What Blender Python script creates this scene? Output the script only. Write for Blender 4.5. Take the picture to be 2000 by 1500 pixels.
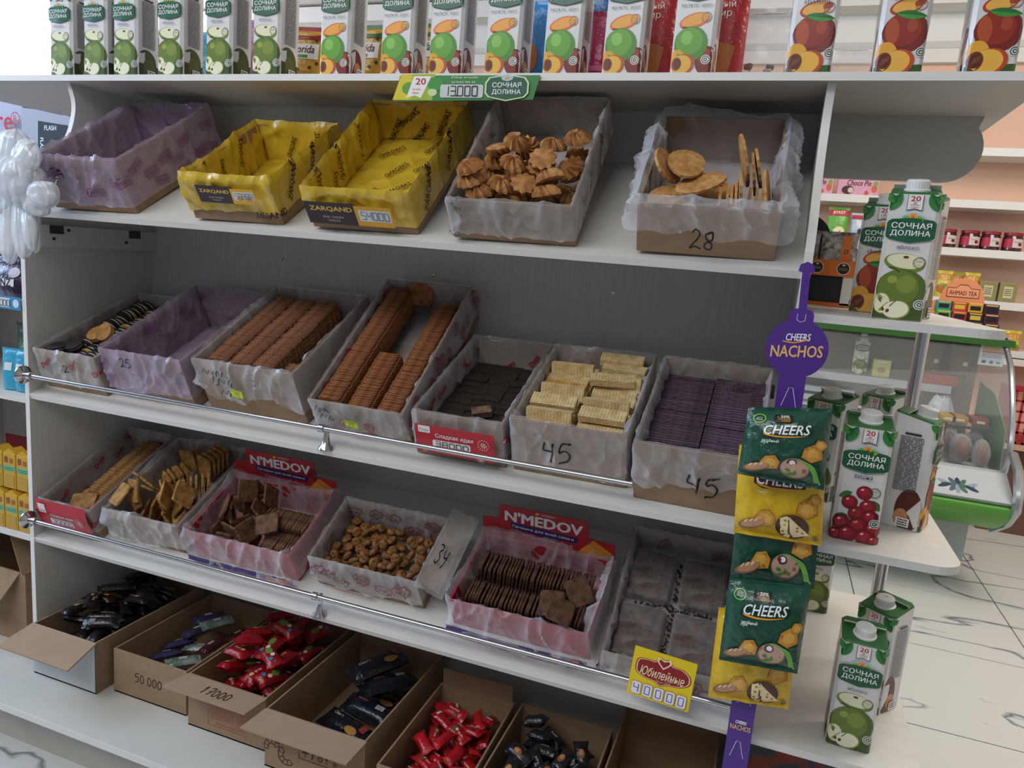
import bpy, bmesh, math, random
from mathutils import Vector, Matrix, noise
from math import sin, cos, pi, tan, radians
random.seed(7)
for o in list(bpy.data.objects): bpy.data.objects.remove(o)
SC = bpy.context.scene; COL = SC.collection
# ------------------------------------------------------------------ camera (solved from the shelf edges)
FPX = 1433.4; RX, RY, RZ = -0.1725, 0.0820, -0.3346
CAM = Vector((1.6699, -1.2554, -0.013))
_f = Vector((sin(RZ)*cos(RX), cos(RZ)*cos(RX), sin(RX))); _r = Vector((cos(RZ), -sin(RZ), 0)); _u = _r.cross(_f)
_r2 = _r*cos(RY)+_u*sin(RY); _u2 = -_r*sin(RY)+_u*cos(RY)
cd = bpy.data.cameras.new('camera'); cam = bpy.data.objects.new('camera', cd); COL.objects.link(cam)
cd.sensor_fit = 'HORIZONTAL'; cd.sensor_width = 36; cd.lens = FPX*36/2000; cd.clip_start = .02; cd.clip_end = 60
cam.matrix_world = Matrix(((_r2.x, _u2.x, -_f.x, CAM.x), (_r2.y, _u2.y, -_f.y, CAM.y), (_r2.z, _u2.z, -_f.z, CAM.z), (0, 0, 0, 1)))
SC.camera = cam
def ray(px, py): return (_f*FPX+_r2*(px-1000)+_u2*(750-py))
def PY(px, py, y): v = ray(px, py); return CAM+v*((y-CAM.y)/v.y)      # pixel -> point on a plane of known depth / height / x
def PZ(px, py, z): v = ray(px, py); return CAM+v*((z-CAM.z)/v.z)
def PX(px, py, x): v = ray(px, py); return CAM+v*((x-CAM.x)/v.x)
# ------------------------------------------------------------------ world, lights, exposure
wd = bpy.data.worlds.new('world'); SC.world = wd; wd.use_nodes = True
wd.node_tree.nodes['Background'].inputs[0].default_value = (.80, .88, 1, 1); wd.node_tree.nodes['Background'].inputs[1].default_value = .22
def area(name, loc, target, sx, sy, power, col):
    l = bpy.data.lights.new(name, 'AREA'); l.shape = 'RECTANGLE'; l.size = sx; l.size_y = sy; l.energy = power; l.color = col
    o = bpy.data.objects.new(name, l); COL.objects.link(o); o.location = loc
    o.rotation_euler = (Vector(target)-Vector(loc)).to_track_quat('-Z', 'Y').to_euler(); return o
area('shop_front_daylight', (.1, -2.3, 1.98), (.9, .1, -.3), 3.4, 1.3, 84, (.95, .98, 1))
area('side_window_daylight', (-3.2, -.6, 1.1), (0, .1, -.2), 2.0, 1.6, 92, (.50, .68, 1))
area('warm_right_fill', (3.0, 1.4, 1.9), (2.6, 2.2, -1), 1.6, 1.6, 62, (1, .93, .85))  # unseen warm fill added to brighten the wall and counter at the right
SC.view_settings.view_transform = 'Standard'; SC.view_settings.look = 'None'; SC.view_settings.exposure = .2; SC.view_settings.gamma = 1
SC.view_settings.use_curve_mapping = False
# ------------------------------------------------------------------ materials
def lin(c):
    if isinstance(c, str): c = [int(c[i:i+2], 16) for i in (0, 2, 4)]
    return tuple(((v/255)/12.92 if v/255 <= .04045 else ((v/255+.055)/1.055)**2.4) for v in c)+(1,)
MATS = {}
def mat(name, col='cccccc', rough=.5, metal=0, bump=0, bscale=60, var=0, vscale=8, alpha=1, trans=0, emit=0, stretch=None, col2=None, coat=0, spec=.5, detail=4, vlo=.35, vhi=.65):
    if name in MATS: return MATS[name]
    m = bpy.data.materials.new(name); m.use_nodes = True; nt = m.node_tree; b = nt.nodes['Principled BSDF']
    b.inputs['Base Color'].default_value = lin(col); b.inputs['Roughness'].default_value = rough; b.inputs['Metallic'].default_value = metal
    b.inputs['Alpha'].default_value = alpha; b.inputs['Transmission Weight'].default_value = trans; b.inputs['Coat Weight'].default_value = coat
    b.inputs['Specular IOR Level'].default_value = spec
    if emit: b.inputs['Emission Color'].default_value = lin(col); b.inputs['Emission Strength'].default_value = emit
    vec = None
    if bump or var or col2:
        tc = nt.nodes.new('ShaderNodeTexCoord'); mp = nt.nodes.new('ShaderNodeMapping'); nt.links.new(tc.outputs['Object'], mp.inputs[0])
        if stretch: mp.inputs['Scale'].default_value = stretch
        vec = mp.outputs[0]
    if var or col2:
        n = nt.nodes.new('ShaderNodeTexNoise'); n.inputs['Scale'].default_value = vscale; n.inputs['Detail'].default_value = detail; nt.links.new(vec, n.inputs['Vector'])
        r = nt.nodes.new('ShaderNodeValToRGB'); nt.links.new(n.outputs[0], r.inputs[0]); r.color_ramp.elements[0].position = vlo; r.color_ramp.elements[1].position = vhi
        c = lin(col); r.color_ramp.elements[1].color = c
        r.color_ramp.elements[0].color = lin(col2) if col2 else tuple(max(0, v*(1-var)) for v in c[:3])+(1,)
        nt.links.new(r.outputs[0], b.inputs['Base Color'])
    if bump:
        n = nt.nodes.new('ShaderNodeTexNoise'); n.inputs['Scale'].default_value = bscale; n.inputs['Detail'].default_value = 5; nt.links.new(vec, n.inputs['Vector'])
        bp = nt.nodes.new('ShaderNodeBump'); bp.inputs['Strength'].default_value = bump; bp.inputs['Distance'].default_value = .004
        nt.links.new(n.outputs[0], bp.inputs['Height']); nt.links.new(bp.outputs[0], b.inputs['Normal'])
    MATS[name] = m; return m
def ink(c, rough=.4): return mat('ink_%s_%d' % (c, int(rough*100)), c, rough)
# ------------------------------------------------------------------ mesh builder
class MB:
    def __init__(s): s.v = []; s.f = []; s.m = []; s.mats = []
    def mi(s, m):
        if m not in s.mats: s.mats.append(m)
        return s.mats.index(m)
    def add(s, vs, fs, m):
        o = len(s.v); s.v += [tuple(v) for v in vs]; i = s.mi(m)
        for f in fs: s.f.append(tuple(o+k for k in f)); s.m.append(i)
    def box(s, a, b, m, M=None):
        x0, y0, z0 = a; x1, y1, z1 = b
        vs = [Vector(p) for p in ((x0, y0, z0), (x1, y0, z0), (x1, y1, z0), (x0, y1, z0), (x0, y0, z1), (x1, y0, z1), (x1, y1, z1), (x0, y1, z1))]
        if M: vs = [M @ v for v in vs]
        s.add(vs, ((3, 2, 1, 0), (4, 5, 6, 7), (0, 1, 5, 4), (1, 2, 6, 5), (2, 3, 7, 6), (3, 0, 4, 7)), m)
    def bevbox(s, a, b, r, m, M=None):                     # box with chamfered edges
        bm = bmesh.new(); bmesh.ops.create_cube(bm, size=1)
        for v in bm.verts: v.co = Vector([(a[i]+b[i])/2+v.co[i]*(b[i]-a[i]) for i in range(3)])
        bmesh.ops.bevel(bm, geom=bm.edges[:], offset=r, segments=2, affect='EDGES', profile=.6); s.bm(bm, m, M)
    def bm(s, bm, m, M=None):
        bm.verts.index_update(); vs = [(M @ v.co if M else v.co.copy()) for v in bm.verts]
        s.add(vs, [[v.index for v in f.verts] for f in bm.faces], m); bm.free()
    def prism(s, pts, z0, z1, m, M=None, ax='z'):          # polygon extruded
        def P(p, z): return Vector((p[0], p[1], z)) if ax == 'z' else (Vector((z, p[0], p[1])) if ax == 'x' else Vector((p[0], z, p[1])))
        n = len(pts); vs = [P(p, z0) for p in pts]+[P(p, z1) for p in pts]
        if M: vs = [M @ v for v in vs]
        s.add(vs, [tuple(range(n))[::-1], tuple(range(n, 2*n))]+[(i, (i+1) % n, n+(i+1) % n, n+i) for i in range(n)], m)
    def lathe(s, prof, m, n=20, M=None, cap=True):
        vs = []; k = len(prof)
        for i in range(n):
            a = 2*pi*i/n
            for r, z in prof: vs.append(Vector((r*cos(a), r*sin(a), z)))
        if M: vs = [M @ v for v in vs]
        fs = [(i*k+j, ((i+1) % n)*k+j, ((i+1) % n)*k+j+1, i*k+j+1) for i in range(n) for j in range(k-1)]
        if cap: fs += [tuple(i*k for i in range(n))[::-1], tuple(i*k+k-1 for i in range(n))]
        s.add(vs, fs, m)
    def tube(s, pts, r, m, n=8, cap=True):
        pts = [Vector(p) for p in pts]; vs = []; N = len(pts)
        for i, p in enumerate(pts):
            t = (pts[min(i+1, N-1)]-pts[max(i-1, 0)]).normalized(); a = t.orthogonal().normalized()
            if i and abs(a.dot(pa)) < .99: a = (pa-t*pa.dot(t)).normalized()
            pa = a; b = t.cross(a); rr = r[i] if isinstance(r, (list, tuple)) else r
            vs += [p+(a*cos(2*pi*j/n)+b*sin(2*pi*j/n))*rr for j in range(n)]
        fs = [(i*n+j, i*n+(j+1) % n, (i+1)*n+(j+1) % n, (i+1)*n+j) for i in range(N-1) for j in range(n)]
        if cap: fs += [tuple(range(n))[::-1], tuple((N-1)*n+j for j in range(n))]
        s.add(vs, fs, m)
    def grid(s, fn, nu, nv, m, closeu=False):
        vs = [fn(i/nu, j/nv) for i in range(nu if closeu else nu+1) for j in range(nv+1)]; k = nv+1; N = nu if closeu else nu+1
        s.add(vs, [(i*k+j, ((i+1) % N)*k+j, ((i+1) % N)*k+j+1, i*k+j+1) for i in range(nu) for j in range(nv)], m)
    def mesh(s, name, smooth=False):
        me = bpy.data.meshes.new(name); me.from_pydata(s.v, [], s.f)
        for m in s.mats: me.materials.append(m)
        me.polygons.foreach_set('material_index', s.m)
        if smooth:
            me.polygons.foreach_set('use_smooth', [True]*len(s.f))
            try: me.set_sharp_from_angle(angle=radians(smooth if smooth > 1 else 40))
            except Exception: pass
        me.update(); return me
    def build(s, name, parent=None, smooth=False, M=None): return put(name, s.mesh(name, smooth), parent, M)
def put(name, me, parent=None, M=None):
    o = bpy.data.objects.new(name, me); COL.objects.link(o)
    if parent: o.parent = parent
    if M is not None: o.matrix_local = M
    return o
def empty(name, M=None):
    o = bpy.data.objects.new(name, None); COL.objects.link(o); o.empty_display_size = .03
    if M is not None: o.matrix_world = M
    return o
def tag(o, label=None, cat=None, group=None, kind=None):
    if label: o['label'] = label
    if cat: o['category'] = cat
    if group: o['group'] = group
    if kind: o['kind'] = kind
    return o
def copy_tree(o, parent=None, M=None):
    c = o.copy(); COL.objects.link(c); c.parent = parent
    if M is not None: c.matrix_world = M
    for ch in o.children: copy_tree(ch, c)
    return c
def T3(x, y, z): return Matrix.Translation((x, y, z))
def RZ_(a): return Matrix.Rotation(a, 4, 'Z')
def RX_(a): return Matrix.Rotation(a, 4, 'X')
def RY_(a): return Matrix.Rotation(a, 4, 'Y')
def SCL(x, y, z): return Matrix.Diagonal((x, y, z, 1))
# ------------------------------------------------------------------ flat print: polygons, ellipses, strokes and lettering in layers
_tc = {}
def text2d(t, bold=0, shear=0, spacing=1):
    k = (t, bold, shear, spacing)
    if k not in _tc:
        c = bpy.data.curves.new('t', 'FONT'); c.body = t; c.size = 1; c.align_x = 'CENTER'; c.align_y = 'CENTER'; c.offset = bold; c.shear = shear; c.space_character = spacing
        c.resolution_u = 2; o = bpy.data.objects.new('t', c); COL.objects.link(o); bpy.context.view_layer.update()
        me = bpy.data.meshes.new_from_object(o.evaluated_get(bpy.context.evaluated_depsgraph_get()))
        vs = [(v.co.x, v.co.y) for v in me.vertices]; fs = [tuple(p.vertices) for p in me.polygons]
        xs = [v[0] for v in vs] or [0]; ys = [v[1] for v in vs] or [0]
        cx, cy, w, h = (min(xs)+max(xs))/2, (min(ys)+max(ys))/2, max(xs)-min(xs), max(ys)-min(ys)
        _tc[k] = ([((x-cx), (y-cy)) for x, y in vs], fs, w, h)
        bpy.data.objects.remove(o); bpy.data.curves.remove(c); bpy.data.meshes.remove(me)
    return _tc[k]
class Print:
    def __init__(s, rough=.4): s.items = []; s.rough = rough
    def poly(s, pts, col): s.items.append(([tuple(p) for p in pts], [tuple(range(len(pts)))], col)); return s
    def ell(s, cx, cy, rx, ry, col, rot=0, n=24, a0=0, a1=2*pi):
        full = a1-a0 > 6.28; N = n if full else n+1
        P = [(rx*cos(a0+(a1-a0)*i/n), ry*sin(a0+(a1-a0)*i/n)) for i in range(N)]
        return s.poly([(cx+x*cos(rot)-y*sin(rot), cy+x*sin(rot)+y*cos(rot)) for x, y in P], col)
    def rect(s, cx, cy, w, h, col, rot=0, r=0):
        P = [(-w/2, -h/2), (w/2, -h/2), (w/2, h/2), (-w/2, h/2)]
        if r:
            P = []
            for sx, sy, a in ((1, 1, 0), (-1, 1, pi/2), (-1, -1, pi), (1, -1, 1.5*pi)):
                for k in range(5): P.append((sx*(w/2-r)+r*cos(a+k*pi/8), sy*(h/2-r)+r*sin(a+k*pi/8)))
        return s.poly([(cx+x*cos(rot)-y*sin(rot), cy+x*sin(rot)+y*cos(rot)) for x, y in P], col)
    def ring(s, cx, cy, r0, r1, col, n=28, sy=1):
        vs = [(cx+r*cos(2*pi*i/n), cy+r*sy*sin(2*pi*i/n)) for i in range(n) for r in (r0, r1)]
        s.items.append((vs, [(2*i, 2*i+1, (2*i+3) % (2*n), (2*i+2) % (2*n)) for i in range(n)], col)); return s
    def stroke(s, pts, w, col):
        vs = []; N = len(pts)
        for i in range(N):
            a = pts[max(i-1, 0)]; b = pts[min(i+1, N-1)]; dx, dy = b[0]-a[0], b[1]-a[1]; L = math.hypot(dx, dy) or 1
            ww = w[i] if isinstance(w, (list, tuple)) else w
            vs += [(pts[i][0]-dy/L*ww/2, pts[i][1]+dx/L*ww/2), (pts[i][0]+dy/L*ww/2, pts[i][1]-dx/L*ww/2)]
        s.items.append((vs, [(2*i, 2*i+1, 2*i+3, 2*i+2) for i in range(N-1)], col)); return s
    def text(s, t, cx, cy, col, w=None, h=None, rot=0, bold=0, shear=0, mirror=False, arch=0, spacing=1):
        vs, fs, tw, th = text2d(t, 0, shear, spacing)
        if not fs: return s
        sx = w/tw if w else h/th; sy = h/th if h else sx
        k = bold*.8                                         # heavier strokes: the same glyphs laid again, slightly shifted
        for dx, dy in ([(0, 0)] if not bold else [(-k, 0), (k, 0), (0, k*.6), (0, -k*.6)]):
            P = []
            for x, y in vs:
                x, y = (x+dx)*sx*(-1 if mirror else 1), (y+dy)*sy
                if arch: y -= arch*(x/(w or tw*sx)*2)**2
                P.append((cx+x*cos(rot)-y*sin(rot), cy+x*sin(rot)+y*cos(rot)))
            s.items.append((P, fs, col))
        return s
    def fineprint(s, x0, y0, x1, y1, lines, col, seed=1):
        rnd = random.Random(seed); h = (y1-y0)/lines; vs = []; fs = []
        for i in range(lines):
            x = x0; y = y1-(i+.5)*h
            while x < x1-.0005:
                l = min(rnd.uniform(.004, .012)*(x1-x0)/.03, x1-x); k = len(vs)
                vs += [(x, y-h*.25), (x+l*.88, y-h*.25), (x+l*.88, y+h*.25), (x, y+h*.25)]; fs.append((k, k+1, k+2, k+3)); x += l
        s.items.append((vs, fs, col)); return s
    def to(s, mb, fn, off0=.0004, step=.00004, cut=0):      # fn(x, y, offset) -> 3D
        off = off0
        for vs, fs, col in s.items:
            m = ink(col, s.rough) if isinstance(col, str) else col
            if cut:
                bm = bmesh.new(); V = [bm.verts.new((x, y, 0)) for x, y in vs]
                for f in fs:
                    try: bm.faces.new([V[i] for i in f])
                    except ValueError: pass
                xs = [v[0] for v in vs]; ys = [v[1] for v in vs]
                for ax, lo, hi in ((0, min(xs), max(xs)), (1, min(ys), max(ys))):
                    k = math.ceil(lo/cut)
                    while k*cut < hi:
                        p = [0, 0, 0]; p[ax] = k*cut; nn = [0, 0, 0]; nn[ax] = 1
                        bmesh.ops.bisect_plane(bm, geom=bm.verts[:]+bm.edges[:]+bm.faces[:], plane_co=p, plane_no=nn, dist=1e-7); k += 1
                bm.verts.index_update(); mb.add([fn(v.co.x, v.co.y, off) for v in bm.verts], [[v.index for v in f.verts] for f in bm.faces], m); bm.free()
            else: mb.add([fn(x, y, off) for x, y in vs], fs, m)
            off += min(step, .00005)
        return mb
HAND = {  # marker digits as strokes in a 1 x 1.6 cell
 '4': [[(.1, 1.5), (0, .8), (.75, .85)], [(.75, 1.6), (.6, 0)]], '5': [[(.9, 1.6), (.25, 1.5), (.1, .9), (.5, 1.0), (.8, .6), (.6, .1), (.05, 0)]],
 '2': [[(.1, 1.3), (.4, 1.6), (.75, 1.3), (.5, .7), (0, .05), (.4, .15), (.9, 0)]], '3': [[(.1, 1.5), (.5, 1.6), (.7, 1.3), (.35, .9), (.75, .5), (.4, 0), (.05, .15)]],
 '0': [[(.4, 1.5), (.1, 1.1), (.1, .4), (.4, 0), (.75, .4), (.75, 1.1), (.4, 1.5)]], '8': [[(.7, 1.5), (.2, 1.4), (.2, 1.0), (.7, .6), (.6, .05), (.15, .1), (.15, .5), (.7, 1.0), (.7, 1.5)]],
 '1': [[(.2, 1.1), (.5, 1.6), (.4, 0)]], '7': [[(.05, 1.5), (.8, 1.55), (.35, 0)], [(.15, .8), (.7, .85)]], '.': [[(.3, .1), (.4, 0)]], 'y': [[(.1, 1.4), (.2, .8), (.7, .9)], [(.8, 1.5), (.6, .4), (.3, -.1)]]}
def smooth_line(p, k=6):
    out = []; n = len(p)
    for i in range(n-1):
        p0, p1, p2, p3 = p[max(i-1, 0)], p[i], p[i+1], p[min(i+2, n-1)]
        for j in range(k):
            t = j/k; out.append(tuple(.5*((2*p1[a])+(-p0[a]+p2[a])*t+(2*p0[a]-5*p1[a]+4*p2[a]-p3[a])*t*t+(-p0[a]+3*p1[a]-3*p2[a]+p3[a])*t**3) for a in (0, 1)))
    return out+[p[-1]]
def handwrite(pr, t, x, y, h, col='15161c', wdt=None, rot=0):
    for ch in t:
        for st in HAND.get(ch, []):
            P = [(x+(px*cos(rot)-py*sin(rot))*h/1.6, y+(px*sin(rot)+py*cos(rot))*h/1.6) for px, py in st]
            pr.stroke(smooth_line(P), wdt or h*.09, col)
        adv = (.5 if ch == '.' else 1.1)*h/1.6; x += adv*cos(rot); y += adv*sin(rot)
SEG = {'0': 'abcdef', '1': 'bc', '2': 'abged', '3': 'abgcd', '4': 'fgbc', '5': 'afgcd', '8': 'abcdefg', '9': 'abcfgd'}
def segdigits(pr, t, x, y, w, h, col, lw):
    S = {'a': (0, 1, 1, 1), 'b': (1, 1, 1, .5), 'c': (1, .5, 1, 0), 'd': (0, 0, 1, 0), 'e': (0, .5, 0, 0), 'f': (0, 1, 0, .5), 'g': (0, .5, 1, .5)}
    for ch in t:
        if ch == '.': pr.rect(x-w*.12, y, lw*1.4, lw*1.4, col); continue
        for k in SEG[ch]: a = S[k]; pr.stroke([(x+a[0]*w*.7, y+a[1]*h), (x+a[2]*w*.7, y+a[3]*h)], lw, col)
        x += w
# ================================================================== setting
W, D, TB = 1.70, .3754, .0135
ZT, YT, ZB, ZC, ZAX, ZP, ZF = .3112, .1101, -.4363, -.806, -.0639, -1.15, -1.33
TA, TBt, TCt = .50, .374, .44
WALLY = 4.0
def marble():
    m = mat('marble_tile', 'd3d3cf', .22); nt = m.node_tree; b = nt.nodes['Principled BSDF']
    g = nt.nodes.new('ShaderNodeNewGeometry'); mp = nt.nodes.new('ShaderNodeMapping'); mp.inputs['Rotation'].default_value = (0, 0, .5); mp.inputs['Scale'].default_value = (.9, 2.0, 1)
    nt.links.new(g.outputs['Position'], mp.inputs[0])
    n = nt.nodes.new('ShaderNodeTexNoise'); n.inputs['Scale'].default_value = 1.3; n.inputs['Detail'].default_value = 4; n.inputs['Roughness'].default_value = .45; n.inputs['Distortion'].default_value = .6; nt.links.new(mp.outputs[0], n.inputs['Vector'])
    r = nt.nodes.new('ShaderNodeValToRGB'); e = r.color_ramp.elements; e[0].position = .482; e[0].color = lin('d3d3cf'); e[1].position = .518; e[1].color = lin('d3d3cf')
    k = e.new(.5); k.color = lin('6c737a'); nt.links.new(n.outputs[0], r.inputs[0])
    n2 = nt.nodes.new('ShaderNodeTexNoise'); n2.inputs['Scale'].default_value = 1.1; nt.links.new(g.outputs['Position'], n2.inputs['Vector'])
    r2 = nt.nodes.new('ShaderNodeValToRGB'); r2.color_ramp.elements[0].position = .38; r2.color_ramp.elements[1].position = .50; nt.links.new(n2.outputs[0], r2.inputs[0])
    mx = nt.nodes.new('ShaderNodeMix'); mx.data_type = 'RGBA'; nt.links.new(r2.outputs[0], mx.inputs[0]); mx.inputs[6].default_value = lin('d3d3cf'); nt.links.new(r.outputs[0], mx.inputs[7])
    nt.links.new(mx.outputs[2], b.inputs['Base Color']); return m
fl = MB(); fl.box((-3.6, -4.2, ZF-.1), (5.2, WALLY+.1, ZF-.004), mat('grout', '6b675f', .8)); FL = tag(fl.build('floor'), kind='structure')
TS = .584; tm = MB(); tm.bevbox((.0025, .0025, -.01), (TS-.0025, TS-.0025, 0), .001, marble()); tme = tm.mesh('tile')
for i in range(-9, 5):
    for j in range(-5, 5):
        if (j > -3 or i < 1) and 2.15+i*TS < 4.6: put('tile', tme, FL, T3(2.15+i*TS, 1.128+j*TS, ZF))
peach = mat('peach_paint', 'dcb49a', .8, bump=.08, bscale=90); white = mat('white_paint', 'e2dfd8', .75); creamw = mat('cream_paint', 'e6dccd', .8)
w = MB(); w.box((-3.7, WALLY, ZF), (5.3, WALLY+.12, 1.33), peach); w.box((-3.7, WALLY, 1.33), (5.3, WALLY+.12, 2.3), white); tag(w.build('wall_back'), kind='structure')
w = MB(); w.box((5.2, -4.2, ZF), (5.3, WALLY, 2.3), creamw); tag(w.build('wall_right'), kind='structure')
w = MB(); w.box((-3.7, -4.2, ZF), (-3.6, 2.0, 2.3), white); w.box((-3.7, 2.0, ZF), (-3.6, WALLY, .55), white); w.box((-3.7, 2.0, 1.75), (-3.6, WALLY, 2.3), white); w.box((-3.7, 3.9, .55), (-3.6, WALLY, 1.75), white)
tag(w.build('wall_left'), kind='structure')
w = MB(); w.box((-3.7, -4.2, 2.1), (5.3, WALLY+.12, 2.2), white); tag(w.build('ceiling'), kind='structure')
for n_, (y0, z0, z1) in enumerate(((3.93, 1.33, 1.40), (3.96, 1.42, 1.45), (3.80, 1.62, 1.72), (3.62, 1.74, 1.80))):
    w = MB(); w.prism([(y0, z1), (WALLY, z1), (WALLY, z0), (y0+.03, z0)], -3.6, 5.2, white, ax='x'); tag(w.build('trim_%d' % (n_+1)), kind='structure')
w = MB(); w.box((-3.6, 3.3, 1.82), (5.2, WALLY, 2.1), white); tag(w.build('trim_5'), kind='structure')
wn = empty('window_1'); tag(wn, kind='structure')
g = MB(); g.box((-3.66, 2.05, .6), (-3.645, 3.85, 1.7), mat('daylit_window_pane', 'f4f8ff', .3, emit=5)); g.build('pane', wn)
g = MB()
for a, b in (((-3.68, 2.0, .55), (-3.6, 3.9, .6)), ((-3.68, 2.0, 1.7), (-3.6, 3.9, 1.75)), ((-3.68, 2.0, .6), (-3.6, 2.05, 1.7)), ((-3.68, 3.85, .6), (-3.6, 3.9, 1.7))): g.box(a, b, mat('white_plastic', 'e9e9e6', .4))
g.build('window_frame', wn)
# ------------------------------------------------------------------ the white shelf unit
lam = mat('white_laminate', 'd4d1cb', .42, var=.10, vscale=14, stretch=(26, 26, 1.0), bump=.12, bscale=10)
lamh = mat('white_laminate_shelf', 'dad7d1', .40, var=.09, vscale=14, stretch=(1.0, 26, 26), bump=.12, bscale=10)
edge = mat('white_edge_band', 'e2dfda', .35); chrome = mat('chrome', 'c9c9cc', .14, 1); dkm = mat('dark_metal', '55565c', .35, .8)
UN = tag(empty('display_shelf_unit', T3(W/2, .2, ZF)), 'large white laminate shelf unit with sloped shelves, end shelves and chrome rails', 'shelf unit')
iu = UN.matrix_world.inverted()
def part(mb, name, parent=UN, smooth=False):
    o = mb.build(name, parent, smooth)
    if parent is UN: o.matrix_local = iu
    return o
prof = smooth_line([(.128, ZT), (.141, .272), (.139, .235), (.122, .185), (.085, .140), (.045, .105), (.012, .07), (0, .03)], 5)
side = [(0, ZP)]+[(0, -.03)]+prof[::-1]+[(D, ZT), (D, ZP)]
for nm, x0 in (('side_panel', -TB), ('side_panel', W)):
    m = MB(); m.prism(side, x0, x0+TB, lam, ax='x'); o = part(m, nm)
    e = MB(); bd = [(0, ZP), (0, -.03)]+prof[::-1]
    n = len(bd); vs = [(x, p[0]-.0006, p[1]) for p in bd for x in (x0, x0+TB)]
    e.add(vs, [(2*i, 2*i+1, 2*i+3, 2*i+2) for i in range(n-1)], edge); e.build('edge_band', o)
m = MB(); m.box((0, D, ZP), (W, D+.012, ZT), lam)
pan = [(W, .19)]+[(1.93+.062*sin(a), .252-.062*cos(a)) for a in [k*pi/14 for k in range(11)]]+[(1.985, ZT), (W, ZT)]
m.prism(pan, D, D+.012, mat('grey_laminate', 'b9b7b2', .22), ax='y'); bp_ = part(m, 'back_panel')
for px, py in ((555, 508), (847, 537), (1198, 571)):
    p = PY(px, py, D); s = MB(); s.lathe([(.0045, 0), (.0045, .0025), (.0025, .003), (.002, .001)], chrome, 12, T3(p.x, D, p.z) @ RX_(pi/2)); s.build('screw', bp_)
def slope(z0, t, x0, x1, name):
    m = MB(); L = (D-.002)/cos(t); M = T3(0, 0, z0) @ RX_(t)
    m.box((x0, 0, -TB), (x1, L, 0), lamh, M); o = part(m, name)
    e = MB(); e.box((x0, -.0008, -TB), (x1, 0, 0), edge, M); e.build('edge_band', o); return o
for z, t in ((0, TA), (ZB, TBt), (ZC, TCt)): slope(z, t, 0, W, 'shelf')
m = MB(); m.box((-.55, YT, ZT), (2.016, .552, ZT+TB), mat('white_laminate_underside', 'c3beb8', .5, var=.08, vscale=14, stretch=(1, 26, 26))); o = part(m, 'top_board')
e = MB(); e.box((-.55, YT-.0008, ZT), (2.016, YT, ZT+TB), edge); e.build('edge_band', o)
def endshelf(z):
    r = .045; P = [(W+TB, 0)]+[(2.0-r+r*sin(a), r-r*cos(a)) for a in [k*pi/16 for k in range(9)]]+[(2.0, .75), (W+TB, .75)]
    m = MB(); m.prism(P, z-TB, z, lamh); return part(m, 'end_shelf')
for z in (ZAX, ZB, ZC): endshelf(z)
pp = PY(1800, 672, .375)
m = MB(); m.lathe([(.0125, ZC), (.0125, ZAX-TB)], chrome, 20, T3(pp.x, .375, 0)); part(m, 'chrome_pole', smooth=True)
m = MB(); m.box((-.6, -.153, ZP-.016), (W+TB, D, ZP), mat('base_laminate', 'cfcdc4', .45, var=.06)); o = part(m, 'base_shelf')
e = MB(); e.box((-.6, -.155, ZP-.016), (W+TB, -.153, ZP), edge); e.build('edge_band', o)
m = MB(); m.box((-.6, -.062, ZF), (W+TB, -.048, ZP-.016), mat('kick_laminate', 'c4bfb4', .5, var=.15)); part(m, 'kick_board')
m = MB(); m.box((.001, .01, -.082), (.018, D, -.03), lam); cl = part(m, 'cleat')
for y, z in ((.06, -.062), (.27, -.062), (.10, -.04), (.3, -.04)):
    s = MB(); s.lathe([(.004, 0), (.004, .002)], dkm, 10, T3(.018, y, z) @ RY_(pi/2)); s.build('screw', cl)
for y in (.05, .28): s = MB(); s.box((.018, y, -.05), (.021, y+.035, -.03), dkm); s.build('angle_bracket', cl)
def rail(z, zs, x1):
    m = MB(); m.tube([(0, -.016, z), (x1, -.016, z)], .0052, chrome, 12); o = part(m, 'guard_rail', smooth=True)
    s = MB(); s.lathe([(.022, 0), (.022, .003), (.016, .008), (.009, .011), (.009, .03)], chrome, 20, T3(0, -.016, z) @ RY_(pi/2)); s.build('flange', o, 40)
    for bx in (.84,):
        s = MB(); s.lathe([(.017, 0), (.015, .006), (.009, .012), (.006, .03), (.006, .05)], chrome, 20, T3(bx, .002, zs+.001)); s.tube([(bx, .002, zs+.04), (bx, -.016, z)], .005, chrome, 10); s.tube([(bx-.006, -.016, z), (bx+.006, -.016, z)], .0085, chrome, 14); s.build('rail_bracket', o, 40)
rail(-.387, ZB, 1.476); rail(-.752, ZC, W)
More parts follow.
